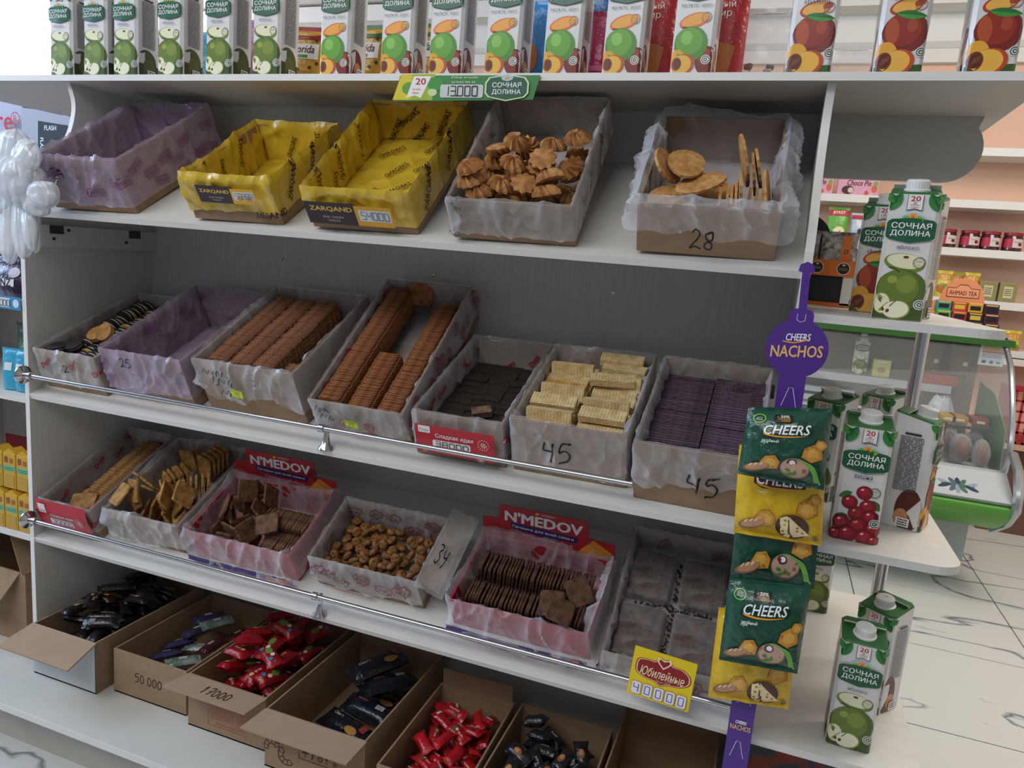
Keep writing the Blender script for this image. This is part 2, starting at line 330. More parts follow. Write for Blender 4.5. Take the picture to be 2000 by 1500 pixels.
# ================================================================== boxes lined with plastic film
card = mat('brown_cardboard', '9c7f63', .85, var=.12, vscale=30, bump=.15, bscale=120); cardin = mat('cardboard_core', '7d6249', .9)
def film(name, col, base, rough=.14, bump=.5, white=.22):
    if name in MATS: return MATS[name]
    m = mat(name, col, rough, bump=bump, bscale=34, spec=.9); nt = m.node_tree; b = nt.nodes['Principled BSDF']; out = nt.nodes['Material Output']
    tr = nt.nodes.new('ShaderNodeBsdfTransparent'); mx = nt.nodes.new('ShaderNodeMixShader'); lw = nt.nodes.new('ShaderNodeLayerWeight'); lw.inputs[0].default_value = .35
    # crumpled facets: distorted Voronoi cones as relief
    tc = nt.nodes.new('ShaderNodeTexCoord'); mp = nt.nodes.new('ShaderNodeMapping'); mp.inputs['Scale'].default_value = (1, 1, .55); mp.inputs['Rotation'].default_value = (.3, .2, .5); nt.links.new(tc.outputs['Object'], mp.inputs[0])
    dn = nt.nodes.new('ShaderNodeTexNoise'); dn.inputs['Scale'].default_value = 9; nt.links.new(mp.outputs[0], dn.inputs['Vector'])
    va = nt.nodes.new('ShaderNodeVectorMath'); va.operation = 'MULTIPLY_ADD'; nt.links.new(dn.outputs['Color'], va.inputs[0]); va.inputs[1].default_value = (.06, .06, .06); nt.links.new(mp.outputs[0], va.inputs[2])
    vo = nt.nodes.new('ShaderNodeTexVoronoi'); vo.inputs['Scale'].default_value = 19; nt.links.new(va.outputs[0], vo.inputs['Vector'])
    b2 = nt.nodes.new('ShaderNodeBump'); b2.inputs['Strength'].default_value = .8; b2.inputs['Distance'].default_value = .018; nt.links.new(vo.outputs['Distance'], b2.inputs['Height'])
    ob = [x for x in nt.nodes if x.bl_idname == 'ShaderNodeBump' and x is not b2][0]; nt.links.new(ob.outputs[0], b2.inputs['Normal']); nt.links.new(b2.outputs[0], b.inputs['Normal']); nt.links.new(b2.outputs[0], lw.inputs['Normal'])
    a = nt.nodes.new('ShaderNodeMath'); a.operation = 'MULTIPLY_ADD'; nt.links.new(lw.outputs['Facing'], a.inputs[0]); a.inputs[1].default_value = .75*(1-base); a.inputs[2].default_value = base
    nt.links.new(a.outputs[0], mx.inputs[0]); nt.links.new(tr.outputs[0], mx.inputs[1]); nt.links.new(b.outputs[0], mx.inputs[2]); nt.links.new(mx.outputs[0], out.inputs[0]); return m
clear = film('clear_film', 'e3e4ea', .16, .11, .35); lilac = film('lilac_film', 'bfaecb', .36, .12, .35); yell = film('yellow_film', 'd9b432', .84, .25); greyf = film('grey_film', 'd6d4d6', .28, .12, .35)
def crumple(u, v, seed):
    k = noise.noise(Vector((u*5, v*5, seed)))
    a = 1-abs(noise.noise(Vector((u*10+k*1.5+seed*3.7, v*5-u*4, seed*1.3)))); b = 1-abs(noise.noise(Vector((u*24+v*13+k, v*8-u*9, seed*2.1+5))))
    c = 1-abs(noise.noise(Vector((u*40-v*34, v*20+u*16+k, seed+9)))); return max(0, min(1.3, .85*a**12+.50*b**10+.22*c**7))
class LBox:
    def __init__(s, key, x0, y0, z0, yaw, t, w, l, h, seed=1): s.__dict__.update(locals()); s.M = T3(x0, y0, z0) @ RZ_(yaw) @ RX_(t); s.th = .004
    def rim(s, u):
        w, l = s.w, s.l; P = 2*(w+l); u = u % P; r = .012
        def seg(a, L): return max(0, min(1, (a-0)/1))
        if u < w: x, y, nx, ny = u, 0, 0, -1; e0, e1 = u, w-u; t0, t1 = (-1, 0), (1, 0)
        elif u < w+l: x, y, nx, ny = w, u-w, 1, 0; e0, e1 = u-w, w+l-u; t0, t1 = (0, -1), (0, 1)
        elif u < 2*w+l: x, y, nx, ny = 2*w+l-u, l, 0, 1; e0, e1 = u-w-l, 2*w+l-u; t0, t1 = (1, 0), (-1, 0)
        else: x, y, nx, ny = 0, P-u, -1, 0; e0, e1 = u-2*w-l, P-u; t0, t1 = (0, 1), (0, -1)
        for e, t in ((e0, t0), (e1, t1)):
            if e < r: k = (1-e/r)*.5; nx, ny = nx*(1-k)+t[0]*k, ny*(1-k)+t[1]*k
        L = math.hypot(nx, ny) or 1; return x, y, nx/L*(1 if L < 1.0001 else 1), ny/L
    def S(s, u, v, off=0, stiff=False):
        x, y, nx, ny = s.rim(u); c = .35 if stiff else crumple(u, v, s.seed); rz = .0045*math.exp(-(v/.008)**2)
        pf = s.puff*(noise.noise(Vector((u*8, 3, s.seed)))+.55)*math.exp(-(v/.05)**2)
        if v <= 0:
            o = -(.0055+s.amp*.8*c*min(1, -v/.01)+off); z = s.h+v
            o = o*min(1, .15+(-v)/.008)+pf*.4
        else:
            sd = 1 if (abs(nx) < .7 or s.key in ('A5',)) else .25; o = .0018+(s.amp*c*min(1, v/.01)+s.flare*v+pf)*sd+off; z = s.h-v
            o = o*min(1, .15+v/.008)
        z += rz+pf*.8+s.amp*.5*c*math.exp(-(v/.012)**2)+off*math.exp(-(v/.006)**2)
        return Vector((x+nx*o, y+ny*o, max(z, .016 if v > 0 else .006)))
    def make(s, name, label, group=None, filmm=clear, vout=.07, hem=.25, amp=0.0101, flare=.05, puff=.0, floor=True, cmat=None, front_cut=0):
        s.amp, s.flare, s.puff = amp, flare, puff; s.E = tag(empty(name, s.M), label, 'box', group); w, l, h, t = s.w, s.l, s.h, s.th; cm = cmat or card
        b = MB(); b.box((0, 0, 0), (w, l, .003), cm)
        for a, c in (((0, 0, .003), (w, t, h)), ((0, l-t, .003), (w, l, h)), ((0, t, .003), (t, l-t, h)), ((w-t, t, .003), (w, l-t, h))): b.box(a, c, cm)
        b.build('carton_body', s.E)
        if filmm:
            P = 2*(w+l); nu, ni, no = int(P/.005), int((h-.006)/.005), int(vout/.0042)
            f = MB(); vi = h-.008
            def vo(u): return vout*(1-hem*.5+hem*noise.noise(Vector((u*7, s.seed*5.1, 1)))+hem*.5*noise.noise(Vector((u*23, s.seed, 2))))
            def fn(a, b_):
                u = a*P; k = b_*(ni+no)
                return s.S(u, -vi*(1-k/ni)) if k <= ni else s.S(u, vo(u)*(k-ni)/no)
            f.grid(fn, nu, ni+no, filmm, True)
            if floor: f.grid(lambda a, b_: Vector((.006+a*(w-.012), .006+b_*(l-.012), .006+.004*crumple(a*w, b_*l, s.seed+3))), 24, 30, filmm)
            f.build('film_liner', s.E, 75)
        return s
    def pr_out(s, pr, u0, vc, name='print', cut=.012, off=.0012, stiff=False):   # print on the outside; u grows right on the front, v down
        mb = MB(); pr.to(mb, lambda x, y, o: s.S(u0+x, max(.0005, vc-y) if stiff else vc-y, o, stiff), off, .00005, cut); return mb.build(name, s.E)
    def scatter(s, fnpr, spots, name='film_print', rough=.4):
        mb = MB()
        for u, v, rot, sc in spots:
            pr = Print(rough); fnpr(pr)
            sg = 1 if v > 0 else -1
            def mp(x, y, o): X, Y = (x*cos(rot)-y*sin(rot))*sc, (x*sin(rot)+y*cos(rot))*sc; vv = v-Y*sg; vv = max(1e-4, vv) if v > 0 else min(-1e-4, vv); return s.S(u+X*sg, vv, o)
            pr.to(mb, mp, .0034, .0001)
        return tag(mb.build(name, s.E), kind='stuff')
    def auto_spots(s, n, sc, seed, inside=True, outside=True, rots=(0, .4, -.4), vlo=.02):
        r = random.Random(seed); P = 2*(s.w+s.l); out = []
        for i in range(n):
            u = P*(i+.5*r.random())/n
            if inside: out.append((u, -r.uniform(vlo, s.h-.02), r.choice(rots), sc))
            if outside: out.append((u+P/n*.5, r.uniform(.018, max(.025, s.vo_print)), r.choice(rots), sc))
        return out
    vo_print = .05
    def W(s, x, y, z, R=None): M = s.M @ T3(x, y, z); return M @ R if R is not None else M
zb = lambda y: ZB+y*tan(TBt)
zc = lambda y: ZC+y*tan(TCt)
za = lambda y: y*tan(TA)
BX = {}
for k, v in dict(A1=(.098, .006, .057, .527, .226, .334, .12), A2=(.497, .006, .058, .536, .213, .291, .093), A3=(.79, .008, .054, .664, .225, .345, .086), A4=(1.096, .008, .052, .743, .229, .329, .085), A5=(1.434, .008, .06, .583, .222, .343, .09),
                 B1=(.014, .040, 0, .385, .192, .333, .101), B2=(.224, .053, 0, .437, .236, .335, .125), B3=(.486, .070, 0, .494, .262, .325, .131), B4=(.794, .060, 0, .678, .217, .392, .095), B5=(1.03, .041, .01, .385, .189, .327, .10), B6=(1.236, .045, .01, .403, .218, .287, .117), B7=(1.473, .028, -.01, .46, .205, .275, .128),
                 C1=(.014, .044, .01, .453, .165, .298, .09), C2=(.209, .058, .015, .46, .222, .275, .089), C3=(.458, .062, .01, .50, .285, .19, .085), C4=(.789, .073, .01, .547, .262, .174, .091), C5=(1.127, .062, -.015, .47, .292, .19, .075), C6=(1.448, .054, .01, .56, .218, .305, .05)).items():
    x, y, yaw, t, w_, l_, h_ = v
    BX[k] = LBox(k, x, y, (za if k[0] == 'A' else zb if k[0] == 'B' else zc)(y)+.0015+max(0, w_*sin(yaw))*tan({'A': TA, 'B': TBt, 'C': TCt}[k[0]]), yaw, t, w_, l_, h_, seed=ord(k[0])+int(k[1])*1.7)
B = BX
B['A1'].make('film_lined_box', 'empty carton lined with lilac printed film, far left of the top shelf', filmm=lilac, vout=.115, hem=.10, amp=0.0145, flare=.02)
B['A2'].make('film_lined_box', 'smaller carton in yellow printed film with a few broken bits inside', filmm=yell, vout=.078, hem=.15, amp=0.0101, flare=.0, puff=.006)
B['A3'].make('film_lined_box', 'taller carton in yellow printed film with brown price card, nearly empty', filmm=yell, vout=.080, hem=.10, amp=0.0087, flare=.0, puff=.004)
B['A4'].make('film_lined_box', 'carton in clear film with green print holding swirl cookies', filmm=greyf, vout=.082, hem=.12, amp=0.0087, flare=.03)
B['A5'].make('film_lined_box', 'open cardboard carton with loose clear bag, marked 28, holding large oval crackers', filmm=clear, vout=.06, hem=.35, amp=0.0145, flare=.35, puff=.016)
B['B1'].make('film_lined_box', 'carton of dark sandwich cookies in red printed film, left end of middle shelf', filmm=clear, vout=.085, hem=.15, amp=0.0101)
B['B2'].make('film_lined_box', 'empty carton in lilac printed film marked 25 on the middle shelf', filmm=lilac, vout=.10, hem=.15, amp=0.0130)
B['B3'].make('film_lined_box', 'carton of brown waffle biscuits in rows with yellow price tag 44', filmm=clear, vout=.11, hem=.35, amp=0.0145)
B['B4'].make('film_lined_box', 'steep long carton of orange-brown biscuits in columns with red printed film', filmm=clear, vout=.075, hem=.2, amp=0.0087)
B['B5'].make('film_lined_box', 'small carton of dark chocolate wafers with red price card on the front', filmm=clear, vout=.085, hem=.15, amp=0.0087)
B['B6'].make('film_lined_box', 'carton marked 45 holding pale yellow wafers', filmm=clear, vout=.105, hem=.2, amp=0.0116)
B['B7'].make('film_lined_box', 'carton marked 45 holding purple wafers beside the chips strip', filmm=clear, vout=.105, hem=.45, amp=0.0130)
B['C1'].make('film_lined_box', 'narrow carton of stacked ribbed biscuits with red card reading 30000', filmm=clear, vout=.07, hem=.1, amp=0.0087)
B['C2'].make('film_lined_box', 'carton heaped with golden square biscuits on the lower shelf', filmm=clear, vout=.085, hem=.3, amp=0.0145, flare=.12, puff=.008)
B['C3'].make('film_lined_box', 'carton with loose clear bag of brown square biscuits under left red header card', filmm=clear, vout=.08, hem=.35, amp=0.0159, flare=.22, puff=.014, cmat=mat('red_print_board', 'b02a33', .5))
B['C4'].make('film_lined_box', 'carton marked 34 in maroon printed film holding small round nut cookies', filmm=greyf, vout=.075, hem=.2, amp=0.0101, flare=.08)
B['C5'].make('film_lined_box', 'carton with loose clear bag of dark biscuits in two rows under right red header card', filmm=clear, vout=.085, hem=.4, amp=0.0188, flare=.35, puff=.022, cmat=mat('red_print_board', 'b02a33', .5))
B['C6'].make('film_lined_box', 'shallow dark carton lined with printed film, nearest the chips strip', filmm=greyf, vout=.045, hem=.3, amp=0.0116, flare=.1)
# ------------------------------------------------------------------ film prints
def p_flendo(pr): pr.stroke([(-.022, .008), (0, .0085), (.022, .009), (.022, 0), (.022, -.008), (.004, -.0085), (0, -.0115), (-.004, -.0085), (-.022, -.0085), (-.022, 0), (-.022, .008)], .0017, '7d2f68').text('FLENDO', 0, 0, '7d2f68', w=.036, h=.009, mirror=True, bold=.02)
lilacp = mat('lilac_print_ground', 'a596ad', .4)
def p_zar(pr): pr.text('ZARQAND', 0, 0, '2a1416', w=.074, h=.016, bold=.04, shear=.1)
def p_zarm(pr): pr.text('ZARQAND', 0, 0, '3a1f14', w=.070, h=.016, bold=.03, mirror=True)
def p_deya(pr): pr.text('Deya', 0, 0, 'a51f34', w=.036, h=.016, bold=.05, shear=.2)
def p_oku(pr): pr.ring(0, 0, .012, .0145, 'a01e42', sy=.8).ring(0, 0, .0105, .0112, 'a01e42', sy=.8).text('OKU', 0, 0, 'a01e42', w=.016, h=.008, bold=.02)
def p_curl(pr):
    for i in range(8): a = i*pi/4; pr.stroke(smooth_line([(.016*cos(a), .010*sin(a)), (.021*cos(a+.4), .014*sin(a+.4)), (.016*cos(a+.8), .010*sin(a+.8))], 3), .0017, '7d2038')
    pr.text('Oxak', 0, 0, '7d2038', w=.022, h=.009, bold=.01, shear=.3)
def p_napoli(pr): pr.text('Наполи', 0, 0, '1f4a34', w=.075, h=.022, bold=.04, shear=.2)
def p_flower(pr):
    for a in range(5): pr.stroke(smooth_line([(0, 0), (.008*cos(a*1.26+.3), .008*sin(a*1.26+.3)), (.012*cos(a*1.26), .012*sin(a*1.26)), (.007*cos(a*1.26-.4), .007*sin(a*1.26-.4)), (0, 0)], 3), .0012, '2c5a40')
    pr.stroke([(0, 0), (.004, -.014), (.012, -.022)], .0012, '2c5a40')
s = B['A1']; s.vo_print = .085; s.scatter(p_flendo, s.auto_spots(14, 1, 1)+[(s.w+s.l*f, v, r, 1) for f, v, r in ((.12, .03, .3), (.4, .045, .2), (.62, .035, .1), (.3, .085, -.2), (.75, .075, .2), (.55, .09, 0), (.88, .03, -.1))])
s = B['A2']; s.scatter(p_zar, [(s.w+.06, .028, .9, 1), (s.w+.15, .02, .9, .95), (s.w+.21, .05, .9, .9), (s.w-.02, .07, .1, .9)]); s.scatter(p_zarm, [(u, v, r, .8) for u, v, r in ((-.06, -.03, 1.2), (-.12, -.045, 1.3), (-.19, -.03, 1.1), (s.w+s.l+.06, -.04, 1.2), (s.w+s.l+.13, -.05, 1.0))], 'film_print')
s = B['A3']; s.scatter(p_zar, [(s.w+.07, .03, .9, 1.15), (s.w+.2, .022, .9, 1.15), (-.06, .03, .9, 1)]); s.scatter(p_zarm, [(u, v, r, .9) for u, v, r in ((-.05, -.03, 1.2), (-.14, -.03, 1.2), (-.24, -.035, 1.3), (-.1, -.06, 1.1), (s.w+s.l+.06, -.04, 1.0), (s.w+s.l+.14, -.03, .6), (s.w+s.l+.12, -.065, .8), (s.w+s.l+.18, -.06, 1.0))])
mbf = MB()
for x, y, r in ((.07, .10, 1.0), (.13, .13, .8), (.10, .2, 1.1), (.16, .22, .9), (.06, .27, .8), (.15, .30, 1.2)):
    pr = Print(); p_zarm(pr); pr.to(mbf, lambda a, b, o: Vector((x+(a*cos(r)-b*sin(r))*.9, y+(a*sin(r)+b*cos(r))*.9, .0125+o)), .0004, .0001)
mbf.build('film_print', B['A3'].E)
s = B['A4']; s.scatter(p_napoli, [(s.w+.20, .04, 1.05, 1), (-.10, -.035, 1.2, .7)]); s.scatter(p_flower, [(s.w+.06, .03, 0, 1), (s.w+.12, .018, 1, .8), (s.w+.27, .035, 2, .9), (.02, .012, 0, .8), (.01, .07, 1, 1), (-.05, -.03, 0, 1.1), (-.16, -.03, 2, 1.1), (-.24, -.03, 1, 1), (s.w+.05, .065, 2, .7)])
pr = Print(); pr.text('сочный', 0, 0, '1f4a34', w=.04, h=.011, bold=.02, shear=.3); mb = MB(); pr.to(mb, lambda x, y, o: s.S(s.w+.12+x*cos(1.05)-y*sin(1.05), .045-(x*sin(1.05)+y*cos(1.05)), o), .0009, .0001); mb.build('film_print', s.E)
for k in ('B1', 'C1', 'B5'): s = B[k]; s.scatter(p_deya, s.auto_spots(15, 1, ord(k[1]), rots=(.7, 1.0, -.5, .4)))
s = B['B2']; s.scatter(p_flendo, s.auto_spots(12, .8, 5, outside=False, rots=(.1, -.2, .3))+[(-.06, -.06, .2, .8), (-.14, -.03, .1, .8), (-.2, -.07, 0, .8), (-.27, -.05, .2, .8), (.012, .03, 1.2, .8), (.02, .07, 1.3, .8)])
s = B['B4']; s.scatter(p_oku, s.auto_spots(14, 1, 6, rots=(1.2, .9, 1.5))+[(s.w+.05+i*.055, .02+.022*(i % 2), 1.0, 1) for i in range(7)]+[(-.05-i*.05, -.02-.028*(i % 2), 1.2, 1) for i in range(7)])
s = B['C4']; s.scatter(p_curl, s.auto_spots(10, 1, 8, rots=(.2, -.2, .4))+[(s.w+s.l+.04+i*.05, -.025-.03*(i % 2), .1, 1) for i in range(5)]+[(.03+.05*i, .022+.02*(i % 2), -.1, 1) for i in range(5)])
s = B['C6']; s.scatter(p_curl, s.auto_spots(10, .9, 9, rots=(1.2, .9)))
# ------------------------------------------------------------------ handwriting and tags on the boxes
def note(k, t, u, v, h, rot=0): pr = Print(); handwrite(pr, t, 0, 0, h, rot=rot); B[k].pr_out(pr, u, v, 'marker_writing')
note('A1', '24', .045, .045, .024); note('A5', '28', .09, .062, .03); note('B1', '12', .08, .045, .02); note('B2', '25', .06, .035, .022)
note('B6', '45', .065, .075, .042); note('B7', '45', .095, .085, .042)
for k, rows in (('B3', ((.02, .03, .013), (.045, .05, .013), (.06, .078, .012))), ('B4', ((.012, .022, .01), (.02, .04, .01)))):
    pr = Print()
    for i, (u, v, h) in enumerate(rows):
        r = random.Random(i+ord(k[1])); P = [(u, -v)]; x = u
        for j in range(9 if k == 'B3' else 6): x += h*.55; P.append((x, -v+(h*.9 if j % 2 == 0 else -h*.1)+r.uniform(-.2, .3)*h))
        pr.stroke(smooth_line(P, 5), .0014, '1a1b22')
    B[k].pr_out(pr, 0, 0, 'marker_writing')
def neon(k, t, u, v, rot):
    pr = Print(.5); pr.rect(0, 0, .03, .019, 'c5d81e', rot).rect(0, -.001, .026, .011, 'd4e62f', rot); pr.stroke([(-.013*cos(rot)-.0055*-sin(rot), -.013*sin(rot)+.0055*-cos(rot)*-1), (.013*cos(rot)+.0055*sin(rot)*-1, .013*sin(rot)+.0055)], .0006, '2b3010')
    handwrite(pr, t, -.007*cos(rot), -.006-.007*sin(rot), .010, '20241a', rot=rot); B[k].pr_out(pr, u, v, 'price_tag', off=.012, stiff=True)
neon('B3', '44', .115, .06, -.08); neon('B4', '25', .10, .034, -.12)
for k, u in (('C1', .075),): pass
def redcard(k, u, v, w, h, num):
    pr = Print(.4); pr.rect(0, 0, w, h, 'b3202c').rect(-w*.38, h*.34, w*.15, h*.24, 'e8e4e2').text('Deya', -w*.38, h*.31, '6b4a4a', w=w*.11)
    pr.text('Сладкая идея', -.0*w, h*.16, 'f1e9e6', w=w*.48, bold=.02).rect(-w*.04, -h*.12, w*.48, h*.26, 'e6e2de', r=h*.06)
    segdigits(pr, num, -w*.24, -h*.21, w*.088, h*.17, '3b3b44', w*.012)
    for cx, cy, r in ((w*.37, h*.12, h*.2), (w*.33, -h*.42, h*.14), (-w*.38, -h*.36, h*.11)):
        P = [(cx+r*.55*(t/14)*cos(t*.9), cy+r*.55*(t/14)*sin(t*.9)) for t in range(15)]; pr.stroke(P, r*.11, 'f0e6e2')
        for i in range(14): a = i*2*pi/14; pr.stroke([(cx+r*.72*cos(a), cy+r*.72*sin(a)), (cx+r*cos(a), cy+r*sin(a))], r*.09, 'f0e6e2')
    o = B[k].pr_out(pr, u, v, 'price_card', cut=.02, off=.013, stiff=True); return o
redcard('C1', .082, .036, .155, .066, '30000'); redcard('B5', .095, .046, .165, .062, '38000')
def zcard(k, u, v, w, h, num):
    pr = Print(.4); pr.rect(-w*.21, 0, w*.58, h, '2e1a22').text('ZARQAND', -w*.2, h*.2, 'e8bf4a', w=w*.50, h=h*.24, bold=.03).text('ENG YAXSHI', -w*.2, -h*.16, 'cdb9a0', w=w*.24, h=h*.1).text('TANLOV', -w*.2, -h*.32, 'cdb9a0', w=w*.15, h=h*.1)
    pr.rect(w*.29, -.03*h, w*.42, h*.9, 'dfa52c').rect(w*.3, 0, w*.36, h*.5, 'd9dde0', r=h*.04); segdigits(pr, num, w*.15, -h*.17, w*.066, h*.34, '596066', w*.008)
    B[k].pr_out(pr, u, v, 'price_card', cut=.02, off=.0125, stiff=True)
zcard('A2', .115, .028, .135, .034, '58888'); zcard('A3', .100, .040, .180, .048, '54000')
# red header cards standing behind the two loose bags
for k, lab in (('C3', 1), ('C5', 2)):
    s = B[k]; m = MB(); w_ = s.w; H = .098; y = 0; red = ink('b3202c', .45); MH = T3(0, s.l+.005, s.h-.03) @ RX_(-.30)
    m.prism([(-.01, 0), (w_+.0, 0), (w_+.0, .056), (w_*.80, .06), (w_*.79, H), (w_*.10, H), (w_*.10, .064), (-.01, .06)], y, y+.002, red, MH, ax='y')
    o = m.build('header_card', s.E); pr = Print(.45); xc = w_*.45
    pr.text("N'MEDOV", xc, .074, 'f2efee', w=w_*.60, h=.024, bold=.05).text('N\'MEDOV', xc+.012, .092, 'e8d9d0', w=w_*.11).ell(xc-.014, .092, .006, .003, 'e9a92e', .4)
    pr.poly([(xc-.075, .060), (xc+.08, .055), (xc+.078, .042), (xc, .040), (xc-.073, .046)], '2b2560').text('Печенье для всей семьи', xc, .050, 'eeeaf2', w=w_*.48, h=.008, bold=.01, rot=-.02).text('сахарное печенье', xc+.01, .033, 'f0dcd8', w=w_*.40, h=.006, rot=-.03)
    pr.poly([(w_*.84, .058), (w_*.99, .034), (w_*.90, .006), (w_*.74, .03)], 'd8832c').poly([(w_*.80, .045), (w_*.94, .026), (w_*.86, .004), (w_*.72, .022)], 'e39a3e')
    q = MB(); pr.to(q, lambda a, b, o_: MH @ Vector((a, y-o_, b)), .0005, .0002); q.build('header_print', o)
pr = Print(); handwrite(pr, '20', 0, 0, .022, rot=1.2); q = MB(); s = B['C3']; MH = T3(0, s.l+.005, s.h-.03) @ RX_(-.30); pr.to(q, lambda a, b, o_: MH @ Vector((s.w*.80+a, -o_, .05+b)), .0032); q.build('marker_writing', s.E)
for k in ('C3', 'C5'):
    pr = Print(.45); pr.rect(0, 0, B[k].w*.96, .024, '43306e').rect(B[k].w*.36, 0, B[k].w*.2, .02, 'c9702c').text('ПЕЧЕНЬЕ', 0, .002, 'd9cfe6', w=.05, h=.007); B[k].pr_out(pr, B[k].w/2, B[k].h-.014, 'carton_print', cut=.02, off=.0, stiff=True)
pr = Print(.45); pr.rect(0, 0, .10, .014, 'b3202c'); handwrite(pr, '25', -.01, -.005, .010, 'f0e6e2'); B['C4'].pr_out(pr, .10, .083, 'price_card', cut=.02, off=.004, stiff=True)
# folded-out side flap of the nut cookie box
s = B['C4']; m = MB(); m.prism([(s.w+.002, .01), (s.w+.002, s.l-.01), (s.w+.05, s.l+.02), (s.w+.05, .0)], 0, .003, card, T3(0, 0, s.h) @ T3(s.w, 0, 0) @ RY_(.45) @ T3(-s.w, 0, 0)); o = m.build('side_flap', s.E)
m = MB(); MF = T3(0, 0, s.h) @ T3(s.w, 0, 0) @ RY_(.45) @ T3(-s.w, 0, 0); m.grid(lambda a, b: MF @ Vector((s.w-.004+a*.066, -.012+b*(s.l+.04), .006+.006*crumple(a*.07, b*s.l, 4))), 14, 36, greyf); m.build('film_flap', o, 60)
pr = Print(); handwrite(pr, '3y', 0, 0, .03); q = MB(); pr.to(q, lambda a, b, o_: MF @ Vector((s.w+.03-b*.0+a*.7-.02, .055+a*-.2+b*1.6, .0135+o_)), .0006); q.build('marker_writing', o)
# yellow price card clipped to the lower rail
m = MB(); c0 = PY(1292, 1325, -.030); MY = T3(c0.x, -.030, c0.z) @ RY_(.06) @ RX_(-.12); pr = Print(.35)
m.box((-.055, -.0006, -.044), (.055, .0006, .044), ink('e3c51c')); o = tag(m.build('price_card', None, M=MY), 'yellow price card reading 40000 clipped to the lower chrome rail', 'price card')
blob = [(-.046, .002), (-.044, .014), (-.03, .018), (-.016, .018), (-.008, .026), (0, .024), (.008, .026), (.016, .018), (.032, .017), (.046, .008), (.046, -.006), (.03, -.014), (.01, -.017), (0, -.021), (-.012, -.016), (-.03, -.014), (-.044, -.007)]
pr.poly(smooth_line([(x*1.05, y*1.08+.008) for x, y in blob+blob[:1]], 4)[:-1], '7c1f22').poly(smooth_line([(x*1.01, y*1.02+.008) for x, y in blob+blob[:1]], 4)[:-1], 'ecd9b0').poly(smooth_line([(x*.97, y*.97+.008) for x, y in blob+blob[:1]], 4)[:-1], '8e1f22')
pr.poly(smooth_line([(0, .016), (-.012, .028), (-.010, .036), (0, .033), (.010, .036), (.012, .028), (0, .016)], 5)[:-1], 'ecd9b0').poly(smooth_line([(0, .019), (-.009, .028), (-.007, .033), (0, .030), (.007, .033), (.009, .028), (0, .019)], 5)[:-1], '8e1f22').text('Юбилейные', 0, .006, 'f0dcb4', w=.078, h=.017, shear=.25, bold=.01).text('Since 2008', .004, -.0065, 'd9a978', w=.026, h=.005)
for i in range(5): x = -.04+i*.02; pr.rect(x, -.029, .0175, .023, '8e2a3a', r=.003).rect(x, -.029, .0165, .022, 'e4e0e6', r=.003); segdigits(pr, '40000'[i], x-.0045, -.036, .012, .014, '3b3a8c', .0014)
q = MB(); pr.to(q, lambda a, b, o_: Vector((a, -.0006-o_, b)), .0004, .0001); q.build('card_print', o)
# ------------------------------------------------------------------ plain cartons on the base shelf
def DBox(label, x0, x1, y0, y1, h, yaw=0, front=None, flap=None, cm=card, backflap=0, lip=0):
    w_, l_ = x1-x0, y1-y0; E = tag(empty('cardboard_box', T3(x0, y0, ZP+.001) @ RZ_(yaw)), label, 'box'); t = .004
    b = MB(); b.box((0, 0, 0), (w_, l_, .003), card); b.box((0, l_-t, .003), (w_, l_, h), card); b.box((0, t, .003), (t, l_-t, h), card); b.box((w_-t, t, .003), (w_, l_-t, h), card); b.box((0, t*.5, .003), (w_, t, h), card); b.box((0, 0, 0), (w_, t*.5, h), cm); b.build('carton_body', E)
    if flap:
        ang, L, ex = flap; M = T3(0, 0, h) @ RX_(ang); f = MB(); f.prism([(-.002, .001), (w_+.002, .001), (w_-.012+ex, -L), (.004-ex, -L)], -.0035, 0, mat('cardboard_flap', 'a98d72', .85, var=.08, vscale=20, bump=.1, bscale=120), M); f.build('front_flap', E)
    if backflap: f = MB(); f.box((.006, -.003, 0), (w_-.006, 0, backflap), card, T3(0, l_, h) @ RX_(.15)); f.build('back_flap', E)
    if front: q = MB(); front.to(q, lambda a, b_, o_: Vector((w_/2+a, -o_, h/2+b_)), .0005, .0001); q.build('carton_print', E)
    return E, T3(x0, y0, ZP+.001) @ RZ_(yaw), w_, l_, h
cwhite = mat('white_carton_board', 'c9cccb', .6, var=.05)
DX = {}
pr = Print(.5); pr.stroke([(-.006, .062), (.002, .050), (.010, .041)], .004, 'b0466a').rect(.1045, 0, .0035, .130, '2a2c33')
DX[1] = DBox('white fronted carton of dark wrapped bars with its flap folded out', .028, .236, -.033, .33, .134, front=pr, flap=(.30, .085, .02), cm=cwhite)
pr = Print(.6); handwrite(pr, '50.000', -.045, -.012, .023)
DX[2] = DBox('low brown carton marked 50.000 with few wrapped sweets', .262, .486, -.003, .33, .114, front=pr)
pr = Print(.6); P = [(-.05, -.045), (.06, -.045), (.06, .012), (-.05, .012), (-.05, -.045)]; pr.stroke(P, .0014, '9a4a34').fineprint(-.045, -.03, .025, .008, 6, 'a5604a', 2).fineprint(.03, -.04, .056, -.005, 6, 'a5604a', 3).fineprint(-.03, -.042, .03, -.034, 1, 'a5604a', 4).ell(.045, .003, .008, .005, 'a5513f')
DX[3] = DBox('brown carton marked 17000 on its flap, holding red wrapped sweets', .512, .728, -.024, .335, .130, front=pr, flap=(-.08, .07, .012))
pr = Print(.6)
